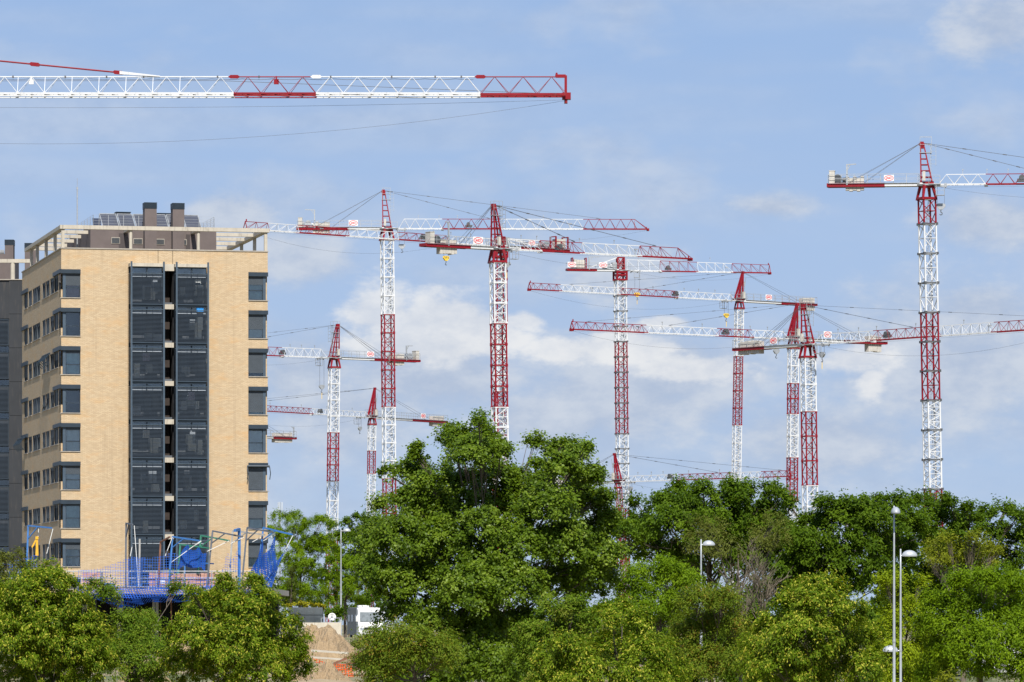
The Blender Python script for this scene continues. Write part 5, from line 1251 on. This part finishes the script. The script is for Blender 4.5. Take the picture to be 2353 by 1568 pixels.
# species: ramp, leaf length, width ratio, clump radius, leaves per clump, droop, outward stretch, density, bark
def rp(*c): return [(i/(len(c)-1), x) for i, x in enumerate(c)]
SPEC = {
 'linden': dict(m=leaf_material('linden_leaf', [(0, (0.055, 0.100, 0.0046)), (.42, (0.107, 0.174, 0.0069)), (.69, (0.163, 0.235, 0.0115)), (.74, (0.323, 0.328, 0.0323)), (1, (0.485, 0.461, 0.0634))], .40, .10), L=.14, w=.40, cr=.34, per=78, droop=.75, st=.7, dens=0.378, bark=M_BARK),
 'poplar': dict(m=leaf_material('poplar_leaf', [(0, (0.054, 0.099, 0.0064)), (.5, (0.119, 0.193, 0.0114)), (.9, (0.197, 0.279, 0.0228)), (1, (0.284, 0.361, 0.0634))], .50, .20, .42), L=.135, w=.8, cr=.40, per=68, droop=.25, st=.8, dens=0.495, bark=M_BARK),
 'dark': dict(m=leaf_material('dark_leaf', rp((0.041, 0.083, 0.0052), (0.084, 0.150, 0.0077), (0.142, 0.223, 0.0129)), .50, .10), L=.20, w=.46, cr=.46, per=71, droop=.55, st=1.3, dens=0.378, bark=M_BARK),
 'bright': dict(m=leaf_material('bright_leaf', rp((0.072, 0.134, 0.0035), (0.143, 0.235, 0.0058), (0.222, 0.322, 0.0115)), .42, .10), L=.16, w=.34, cr=.46, per=78, droop=.5, st=1.1, dens=0.468, bark=M_BARK),
 'lime': dict(m=leaf_material('lime_leaf', rp((0.122, 0.178, 0.0046), (0.222, 0.294, 0.0081), (0.323, 0.391, 0.0173)), .42, .10), L=.16, w=.36, cr=.45, per=68, droop=.4, st=1.1, dens=0.432, bark=M_BARK),
 'ash': dict(m=leaf_material('ash_leaf', rp((0.047, 0.094, 0.0064), (0.097, 0.168, 0.0101), (0.154, 0.226, 0.0152), (0.174, 0.173, 0.0278)), .38, .10), L=.15, w=.36, cr=.42, per=74, droop=.45, st=.9, dens=0.405, bark=M_BARK),
 'olive': dict(m=leaf_material('olive_leaf', rp((0.066, 0.114, 0.0081), (0.116, 0.180, 0.0115), (0.177, 0.223, 0.0207), (0.244, 0.157, 0.0253)), .40, .10), L=.14, w=.34, cr=.42, per=57, droop=.3, st=1.2, dens=0.288, bark=M_BARK),
 'yellow': dict(m=leaf_material('yellow_olive_leaf', rp((.11, .135, .008), (.17, .20, .011), (.24, .26, .018)), .38, .10), L=.14, w=.4, cr=.38, per=51, droop=.2, st=1.3, dens=0.180, bark=M_TWIG),
 'grey': dict(m=leaf_material('grey_olive_leaf', rp((0.075, 0.093, 0.0161), (0.118, 0.140, 0.0230), (0.165, 0.178, 0.0346)), .35, .10), L=.17, w=.3, cr=.45, per=68, droop=.2, st=1.2, dens=0.270, bark=M_BARK),
 'thuja': dict(m=leaf_material('thuja_leaf', rp((0.031, 0.052, 0.0069), (0.055, 0.079, 0.0104), (0.093, 0.109, 0.0138)), .2, .10), L=.16, w=.3, cr=.3, per=68, droop=-.6, st=.6, dens=0.360, bark=M_BARK),
 'hedge': dict(m=leaf_material('hedge_leaf', rp((0.200, 0.205, 0.0115), (0.316, 0.294, 0.0161), (0.430, 0.370, 0.0230)), .3, .10), L=.13, w=.5, cr=.2, per=51, droop=0, st=.6, dens=0.450, bark=M_BARK),
}
def unit(a): return a/np.maximum(1e-9, np.linalg.norm(a, axis=1))[:, None]
def leaf_mesh(name, pos, nrm, dirn, L, w, tone, m):
    n = len(pos); nrm = unit(nrm); dirn = unit(dirn-nrm*np.sum(dirn*nrm, axis=1)[:, None]); sd = np.cross(nrm, dirn)
    v = np.empty((n, 4, 3)); Lc = L[:, None]
    v[:, 0] = pos-dirn*Lc*.5; v[:, 2] = pos+dirn*Lc*.5-nrm*Lc*.10
    mid = pos-dirn*Lc*.06+nrm*Lc*.06; v[:, 1] = mid+sd*Lc*w*.5; v[:, 3] = mid-sd*Lc*w*.5
    me = bpy.data.meshes.new(name); me.vertices.add(n*4); me.vertices.foreach_set('co', v.reshape(-1).astype(np.float32))
    i = np.arange(n)*4; tri = np.stack([i, i+1, i+2, i, i+2, i+3], axis=1).reshape(-1).astype(np.int32)
    me.loops.add(n*6); me.loops.foreach_set('vertex_index', tri)
    me.polygons.add(n*2); me.polygons.foreach_set('loop_start', np.arange(0, n*6, 3, dtype=np.int32)); me.polygons.foreach_set('loop_total', np.full(n*2, 3, dtype=np.int32))
    a = me.attributes.new('leaf_tone', 'FLOAT', 'FACE'); a.data.foreach_set('value', np.repeat(tone, 2).astype(np.float32))
    me.materials.append(m); me.update(calc_edges=True); return me
LEAVES = 0
def tree(name, lab, D, lobes, sp, seed, trunk_dx=None, density=1.0, tr=.16, cat='tree', group=None, fork=.32, twigs=1.0, spread=.55, flat=1.0, size=1.0):
    global LEAVES
    rng = np.random.default_rng(seed); S_ = SPEC[sp]; s = FPX/D
    lob = np.array(lobes, float); wgt = lob[:, 2]**2
    cx = float(np.average(lob[:, 0], weights=wgt)) if trunk_dx is None else trunk_dx
    half = (lob[:, 0].max()-lob[:, 0].min()+lob[:, 2].max()*2)/2/s
    base = Vector(((cx-CX)/FPX*D, D, ground(D)-.05)); root = thing(name, base, lab, cat, group)
    cen = []; rad = []; npx = []
    y0_ = min(y-r for x, y, r in lobes); y1_ = max(y+r for x, y, r in lobes)
    for (x, y, r) in lobes:
        sh_ = .55 if y-r < y0_+.28*(y1_-y0_) else .22
        # lobes follow the front of a rounded crown, a few sit deeper
        e = min(1.0, abs(x-cx)/s/max(half, .1)); prof_ = math.sqrt(max(.04, 1-e*e))
        off = -half*spread*prof_*(1.0 if rng.random() < .72 else .25)+rng.normal(0, half*.12)
        p = P(x, y, D)-base; re_ = max(r*.55, r-sh_*S_['cr']*s); cen.append((p.x, off*flat, p.z)); rad.append((re_/s*1.05, re_/s*1.1, re_/s)); npx.append(r)
    # mirrored filler lobes behind, so the crown has a back as well
    for (x, y, r) in lobes[::3]:
        p = P(2*cx-x, y+6, D)-base; cen.append((p.x, half*.40*flat, p.z)); re_ = max(r*.55, r-.55*S_['cr']*s); rad.append((re_/s, re_/s, re_/s*.9)); npx.append(r*.9)
    cen = np.array(cen); rad = np.array(rad); cc = np.average(cen, axis=0)
    POS = []; NRM = []; DIR = []; LEN = []; TON = []; tips = []
    for c, r, rp_ in zip(cen, rad, npx):
        n = int(math.pi*rp_*rp_*S_['dens']*density*(D/215.0)**0 ); nc = max(4, int(n/S_['per']))
        d = unit(rng.normal(size=(nc, 3))); d[:, 2] = np.where(d[:, 2] < -.35, -d[:, 2], d[:, 2])
        rr = .40+.58*rng.random(nc)**.6; rr = np.where(rng.random(nc) < .16, rng.uniform(.95, 1.2, nc), rr)
        q = c+d*r*rr[:, None]
        q[:, 2] = np.maximum(q[:, 2], .5)
        out = unit(d*.8+unit(q-cc)*.5+np.array([0, 0, .25]))
        ctone = rng.normal(0, .17, nc); csz = rng.uniform(.5, 1.25, nc)
        tips += [tuple(x) for x in q[::3]]
        m = int(S_['per']); nl = nc*m
        O = np.repeat(out, m, axis=0); Q = np.repeat(q, m, axis=0); cz = np.repeat(csz, m)[:, None]
        g_ = rng.normal(size=(nl, 3)); al = np.sum(g_*O, axis=1)[:, None]
        g_ = g_+O*al*(S_['st']-1.0)
        tw = rng.normal(size=(nc*5, 3)); tw = unit(tw+np.repeat(out, 5, axis=0)*.9)*rng.uniform(.3, 1.25, (nc*5, 1)); tw[:, 2] -= .22*max(0, S_['droop'])
        pick = np.repeat(np.arange(nc)*5, m)+rng.integers(0, 5, nl); tt = rng.random((nl, 1))**.7
        pos = Q+(tw[pick]*tt*1.15+g_*.30)*S_['cr']*cz
        nr = unit(O*.75+np.array([0, -.12, .5])+rng.normal(size=(nl, 3))*.55)
        dr = unit(tw[pick]*.6+O*.4+rng.normal(size=(nl, 3))*.6+np.array([0, 0, -S_['droop']]))
        if S_['droop'] > .6: nr = unit(O*.9+rng.normal(size=(nl, 3))*.5+np.array([0, 0, .35]))
        ln = S_['L']*size*rng.uniform(.65, 1.25, nl)*(D/215.0)**.35
        tn = np.clip(.48+np.repeat(ctone, m)+rng.normal(0, .16, nl), 0, 1)
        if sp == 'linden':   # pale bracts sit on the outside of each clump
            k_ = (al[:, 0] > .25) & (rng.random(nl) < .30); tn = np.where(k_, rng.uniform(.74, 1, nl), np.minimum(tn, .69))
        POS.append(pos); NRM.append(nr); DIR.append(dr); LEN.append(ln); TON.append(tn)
    POS, NRM, DIR = np.concatenate(POS), np.concatenate(NRM), np.concatenate(DIR); LEN, TON = np.concatenate(LEN), np.concatenate(TON)
    POS[:, 2] = np.maximum(POS[:, 2], .05)
    LEAVES += len(POS)
    cr = link('crown', leaf_mesh('crown', POS, NRM, DIR, LEN, S_['w'], TON, S_['m']), root)
    # trunk, limbs and twigs
    b = MB(); rg = random.Random(seed); ztop = float(cen[:, 2].max()); f0 = Vector((rg.uniform(-.1, .1), 0, max(.8, ztop*fork)))
    b.path([Vector((0, 0, 0)), Vector((rg.uniform(-.1, .1), .05, f0.z*.5)), f0], tr, 8, tr*.8)
    ld_top = Vector((float(cc[0]), float(cc[1])*.5, ztop*.8)); mid_ = f0.lerp(ld_top, .5)+Vector((rg.uniform(-.25, .25), rg.uniform(-.2, .2), 0))
    b.path([f0, mid_, ld_top], tr*.8, 7, tr*.22)
    for c, r in zip(cen, rad):
        c = Vector(c); t = rg.uniform(0, .65); st = f0.lerp(mid_, t/.5) if t < .5 else mid_.lerp(ld_top, (t-.5)/.5)
        if c.z < st.z: st = f0.lerp(Vector((0, 0, f0.z*.8)), rg.random())
        md = st.lerp(c, .55)+Vector((rg.uniform(-.3, .3), rg.uniform(-.3, .3), rg.uniform(-.1, .35)))*float(r[2])*.5
        b.path([st, st.lerp(md, .5)+Vector((0, 0, -.08)), md, c], tr*.27, 5, tr*.08)
        for j in range(int(4*twigs)):
            e = c+Vector([rg.uniform(-1, 1)*float(q) for q in r])*.85; b.path([md.lerp(c, rg.random()), (md+e)/2+Vector((0, 0, .1)), e], tr*.09, 4, tr*.03)
    b.build('trunk', S_['bark'], root)
    return root

G_T = 'trees beyond the site'
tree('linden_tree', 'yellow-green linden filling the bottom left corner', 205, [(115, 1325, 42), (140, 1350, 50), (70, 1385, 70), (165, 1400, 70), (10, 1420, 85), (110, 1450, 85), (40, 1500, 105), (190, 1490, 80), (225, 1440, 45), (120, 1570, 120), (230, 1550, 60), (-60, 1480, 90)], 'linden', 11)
tree('maple_tree', 'darker green tree wedged between the two left lindens', 228, [(330, 1460, 48), (295, 1440, 40), (300, 1520, 65), (365, 1520, 55), (340, 1570, 55), (255, 1375, 32), (225, 1350, 28)], 'ash', 12, trunk_dx=315)
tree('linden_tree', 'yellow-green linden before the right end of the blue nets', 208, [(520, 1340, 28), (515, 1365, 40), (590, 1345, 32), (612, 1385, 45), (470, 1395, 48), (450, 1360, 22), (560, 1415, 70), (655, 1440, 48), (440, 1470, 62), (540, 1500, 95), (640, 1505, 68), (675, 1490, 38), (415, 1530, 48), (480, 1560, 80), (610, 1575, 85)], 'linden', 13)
tree('poplar_tree', 'tall broad poplar with three peaks in the middle, hiding crane masts', 215,
     [(956, 1036, 15), (1102, 980, 14), (1036, 996, 15), (1298, 1024, 15), (1345, 1036, 14), (958, 1058, 26), (935, 1090, 34), (985, 1120, 34), (893, 1092, 18), (1030, 1010, 28), (1100, 985, 18), (1060, 1020, 38), (1115, 1020, 36), (1085, 1060, 52), (1150, 1050, 34), (1048, 1122, 48), (1130, 1110, 58), (1183, 1095, 28), (1236, 1072, 22),
      (1280, 1040, 34), (1325, 1050, 36), (1290, 1085, 44), (1350, 1105, 40), (1245, 1120, 38), (1385, 1150, 28), (1340, 1160, 55), (868, 1222, 36), (948, 1165, 48), (1005, 1180, 62), (1180, 1165, 60), (1260, 1180, 65), (1395, 1200, 34),
      (870, 1255, 45), (935, 1250, 65), (1030, 1265, 62), (1190, 1260, 70), (1290, 1265, 70), (1365, 1250, 52), (858, 1315, 36), (905, 1345, 60), (985, 1360, 75), (1080, 1370, 70), (1180, 1360, 75), (1280, 1350, 65), (1360, 1320, 52), (1405, 1290, 34),
      (1095, 1165, 48), (1110, 1225, 50), (1100, 1310, 55), (925, 1420, 48), (1010, 1450, 62), (1100, 1460, 72), (1190, 1450, 60), (1060, 1530, 60), (1150, 1540, 60)], 'poplar', 14, trunk_dx=1128, tr=.21, fork=.3, twigs=1.2)
tree('locust_tree', 'small olive-green tree with forked bare stems below the motorhome', 182, [(868, 1478, 42), (925, 1462, 34), (985, 1490, 45), (895, 1520, 52), (1010, 1520, 42), (845, 1530, 40), (950, 1510, 42), (1040, 1505, 24), (880, 1560, 45)], 'olive', 15, trunk_dx=945, density=1.15, twigs=1.5, tr=.12, fork=.55)
tree('ash_tree', 'dark green tree with a few brown sprigs, right of the poplar trunk', 202, [(1262, 1415, 42), (1320, 1405, 40), (1225, 1465, 50), (1300, 1470, 60), (1362, 1440, 40), (1345, 1500, 50), (1250, 1540, 65), (1200, 1520, 40)], 'ash', 16)
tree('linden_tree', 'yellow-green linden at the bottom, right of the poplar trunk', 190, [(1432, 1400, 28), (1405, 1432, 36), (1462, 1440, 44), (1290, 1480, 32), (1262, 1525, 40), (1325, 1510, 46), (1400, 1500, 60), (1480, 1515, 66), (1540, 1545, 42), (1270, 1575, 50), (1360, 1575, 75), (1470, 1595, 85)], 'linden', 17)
tree('olive_shrub_tree', 'sparse olive-green tree with visible twigs between two lindens', 226, [(1600, 1390, 46), (1655, 1380, 42), (1620, 1450, 60), (1690, 1440, 40), (1610, 1535, 62), (1670, 1530, 50), (1570, 1470, 36), (1700, 1500, 36)], 'olive', 18, density=1.7, twigs=2.5)
tree('bright_tree', 'fresh green drooping tree left of the lone street lamp', 246, [(1470, 1325, 40), (1530, 1320, 44), (1580, 1340, 36), (1440, 1360, 40), (1500, 1390, 60), (1560, 1410, 48), (1450, 1420, 45)], 'bright', 19)
tree('dark_tree', 'broad dark tree whose top touches the low crane jib', 290, [(1552, 1126, 24), (1545, 1153, 34), (1610, 1133, 30), (1670, 1128, 26), (1705, 1138, 34), (1765, 1133, 28), (1790, 1148, 22), (1505, 1168, 34), (1580, 1183, 55), (1660, 1178, 55), (1740, 1183, 50), (1470, 1213, 40), (1530, 1225, 58), (1620, 1235, 65), (1700, 1235, 65), (1775, 1218, 45), (1435, 1235, 40), (1790, 1265, 50), (1480, 1270, 50), (1580, 1290, 60), (1690, 1300, 60), (1410, 1215, 24)], 'dark', 20, tr=.25)
tree('grey_green_tree', 'dull grey-green feathery tree in front of the broad dark tree', 276, [(1640, 1225, 34), (1605, 1260, 40), (1660, 1270, 40), (1775, 1205, 28), (1790, 1240, 34), (1750, 1265, 34)], 'grey', 21, density=.75, twigs=2)
tree('dark_tree', 'dark tree behind the tallest street lamp', 288, [(1885, 1166, 28), (1925, 1169, 28), (1965, 1174, 34), (2025, 1156, 26), (2060, 1164, 30), (2092, 1156, 24), (1855, 1209, 40), (1920, 1215, 58), (2000, 1215, 60), (2070, 1209, 52), (1825, 1250, 42), (1880, 1275, 60), (1970, 1285, 70), (2050, 1280, 60), (1840, 1310, 50), (2010, 1350, 50), (1930, 1340, 50), (1820, 1335, 50), (1775, 1330, 50), (1860, 1370, 50), (1740, 1380, 50)], 'dark', 22, tr=.25)
tree('dark_tree', 'dark tree at the right edge, below the tall right crane', 296, [(2125, 1164, 26), (2165, 1164, 26), (2205, 1176, 22), (2240, 1189, 26), (2270, 1184, 22), (2322, 1194, 24), (2350, 1204, 28), (2140, 1214, 55), (2215, 1225, 48), (2290, 1235, 42), (2350, 1245, 40), (2120, 1280, 55), (2200, 1290, 60), (2290, 1300, 55), (2360, 1310, 50), (2400, 1260, 50), (2130, 1345, 50), (2210, 1360, 50), (2300, 1370, 55), (2090, 1380, 45), (2040, 1400, 45)], 'dark', 23, tr=.25)
tree('yellow_tree', 'sparse yellow-olive tree with twiggy crown at the right', 256, [(2145, 1262, 30), (2175, 1250, 26), (2230, 1248, 34), (2262, 1290, 34), (2200, 1290, 38), (2150, 1300, 30), (2290, 1270, 22), (2270, 1330, 30)], 'yellow', 24, density=1.15, twigs=3)
tree('bright_tree', 'large fresh green tree with drooping sprays in the bottom right corner', 214, [(2195, 1350, 38), (2255, 1345, 44), (2320, 1355, 44), (2150, 1395, 42), (2225, 1410, 66), (2305, 1425, 62), (2350, 1440, 48), (2170, 1450, 46), (2240, 1480, 60), (2320, 1500, 58), (2180, 1520, 46), (2270, 1545, 44), (2350, 1550, 50)], 'bright', 25, trunk_dx=2250, fork=.45)
tree('lime_tree', 'bright yellow-green tree directly behind the two right street lamps', 232, [(2030, 1340, 24), (2062, 1335, 22), (2050, 1372, 38), (2095, 1400, 32), (2110, 1445, 42), (2060, 1440, 42), (2120, 1490, 40), (2085, 1520, 46), (2040, 1500, 40), (2060, 1570, 50)], 'lime', 26)
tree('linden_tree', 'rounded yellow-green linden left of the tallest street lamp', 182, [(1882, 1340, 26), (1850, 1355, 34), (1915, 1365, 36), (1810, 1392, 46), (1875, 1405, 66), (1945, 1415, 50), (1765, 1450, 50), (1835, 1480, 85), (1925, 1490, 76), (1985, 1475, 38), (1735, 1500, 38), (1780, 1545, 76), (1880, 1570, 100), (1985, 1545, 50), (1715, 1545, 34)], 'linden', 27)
tree('locust_tree', 'fresh green tree at the right edge of the block, above the planter', 480, [(640, 1192, 20), (675, 1200, 26), (630, 1225, 24), (700, 1215, 26), (735, 1205, 24), (765, 1215, 20), (655, 1250, 36), (705, 1265, 44), (750, 1255, 36), (690, 1310, 40), (645, 1300, 30), (660, 1350, 36), (710, 1360, 34)], 'bright', 28, density=1.7, size=1.0)
tree('locust_tree', 'fresh green tree behind the small distant street lamp', 490, [(770, 1300, 30), (810, 1310, 34), (745, 1335, 36), (790, 1350, 38), (835, 1345, 36), (730, 1370, 26), (760, 1385, 24), (860, 1310, 34)], 'bright', 29, density=1.7, size=1.0, fork=.5)
tree('dark_tree', 'dark treetop between the distant street lamp and the poplar', 540, [(800, 1205, 18), (825, 1195, 20), (855, 1205, 24), (815, 1240, 34), (860, 1250, 36), (785, 1240, 24), (830, 1290, 36), (780, 1285, 30), (870, 1310, 36), (760, 1330, 30)], 'dark', 30, density=1.8)
tree('thuja_tree', 'dark narrow conifer behind the grey planter', 395, [(671, 1308, 8), (671, 1325, 13), (671, 1345, 17), (671, 1368, 20), (671, 1390, 21)], 'thuja', 31, spread=.2, density=1.3, size=.8)
tree('olive_shrub_tree', 'grey-olive shrub at the left edge above the thin blue net', 318, [(15, 1282, 18), (45, 1275, 16), (0, 1300, 26), (40, 1305, 26), (-20, 1330, 30), (30, 1340, 30)], 'grey', 32, density=1.3)
tree('hedge', 'yellow-green clipped hedge growing in the grey planter', 373, [(664, 1393, 6), (676, 1391, 7), (690, 1390, 7), (704, 1390, 7), (718, 1391, 7), (730, 1392, 7), (738, 1393, 6)], 'hedge', 33, cat='hedge', spread=.1, density=1.6, tr=.03, flat=.2)
for i, (dx, dy, r, D, sp, lab) in enumerate(((770, 1408, 16, 392, 'dark', 'dark low bush behind the white dish'), (790, 1410, 18, 500, 'dark', 'dark low bush behind the motorhome roof'), (815, 1482, 14, 318, 'grey', 'grey-green weed bush at the right foot of the upper mound'), 
        (1440, 1480, 40, 262, 'dark', 'dark bush behind the linden at the bottom middle'), (1720, 1420, 46, 268, 'dark', 'dark bush behind the bare twigs'), (2000, 1430, 46, 268, 'dark', 'dark bush behind the street lamps'), (1560, 1300, 40, 300, 'dark', 'dark bush below the broad dark tree'), (1400, 1420, 46, 270, 'dark', 'dark bush right of the poplar trunk'), (2170, 1570, 22, 196, 'yellow', 'yellow flowering bush at the bottom, right of the lamps'), (640, 1372, 34, 500, 'dark', 'dark bush beside the right corner of the block'), (715, 1382, 34, 505, 'ash', 'green bush behind the yellow hedge'), (800, 1378, 34, 510, 'ash', 'green bush behind the distant lamp foot'), (855, 1375, 34, 515, 'dark', 'dark bush above the motorhome, left of the poplar'), (340, 1420, 24, 300, 'ash', 'green bush under the blue net at the deck edge'))):
    tree('bush', lab, D, [(dx, dy, r), (dx-r*.7, dy+r*.5, r*.8), (dx+r*.7, dy+r*.45, r*.85)], sp, 60+i, cat='bush', tr=.05, density=1.1)
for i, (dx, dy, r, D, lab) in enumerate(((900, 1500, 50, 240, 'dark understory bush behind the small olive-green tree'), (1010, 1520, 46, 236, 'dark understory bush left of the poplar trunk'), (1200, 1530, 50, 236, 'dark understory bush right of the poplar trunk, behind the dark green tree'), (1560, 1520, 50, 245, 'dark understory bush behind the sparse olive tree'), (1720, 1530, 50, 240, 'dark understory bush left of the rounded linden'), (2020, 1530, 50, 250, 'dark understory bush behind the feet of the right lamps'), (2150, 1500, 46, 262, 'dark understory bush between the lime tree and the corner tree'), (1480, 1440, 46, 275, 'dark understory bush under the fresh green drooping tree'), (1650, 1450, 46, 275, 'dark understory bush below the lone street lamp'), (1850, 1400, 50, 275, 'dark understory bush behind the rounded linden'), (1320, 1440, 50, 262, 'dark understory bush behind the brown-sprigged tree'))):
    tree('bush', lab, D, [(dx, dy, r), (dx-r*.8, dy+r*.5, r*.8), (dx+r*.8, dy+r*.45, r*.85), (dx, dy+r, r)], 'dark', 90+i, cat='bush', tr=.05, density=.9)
def bare_shrub(lab, D, dx, dy0, dy1, wdx, seed, m):
    rg = random.Random(seed); base = Vector((P(dx, 0, D).x, D, ground(D))); r_ = thing('bare_shrub', base, lab, 'shrub', 'leafless shrubs'); zt = P(0, dy0, D).z-base.z; wd = wdx/FPX*D
    b = MB(); zs = max(.3, P(0, dy1, D).z-base.z); b.path([Vector((0, 0, 0)), Vector((.05, 0, zs*.5)), Vector((0, 0, zs))], .10, 6, .07); st = [Vector((0, 0, zs*q)) for q in (.4, .6, .8, 1)]
    def grow(p, d, L, r, lv):
        q = p+d*L*.5+Vector((rg.gauss(0, .06), rg.gauss(0, .06), .03))*L; e = q+(d+Vector((rg.gauss(0, .25), rg.gauss(0, .25), .15))).normalized()*L*.5
        b.path([p, q, e], r, 4, r*.6)
        if lv:
            for _ in range(rg.randint(3, 4)): grow(p.lerp(e, rg.uniform(.35, 1)), (d+Vector((rg.gauss(0, .5), rg.gauss(0, .5), rg.gauss(.1, .25)))).normalized(), L*rg.uniform(.5, .8), r*.6, lv-1)
    for _ in range(6): grow(rg.choice(st), Vector((rg.uniform(-1, 1)*wd/max(.5, zt-zs), rg.uniform(-.5, .5), 1)).normalized(), (zt-zs)*rg.uniform(.5, .75), .032, 3)
    b.build('twigs', m, r_)
bare_shrub('leafless brown shrub between the lone street lamp and the right linden', 240, 1750, 1262, 1400, 55, 3, M_TWIG)
bare_shrub('smaller leafless shrub in front of the leafless brown one', 228, 1700, 1330, 1450, 40, 4, M_TWIG)
bare_shrub('leafless twigs beside the bottom middle linden', 205, 1350, 1420, 1510, 35, 5, M_TWIG)
print('faces', sum(len(o.data.polygons) for o in bpy.data.objects if o.type == 'MESH'))
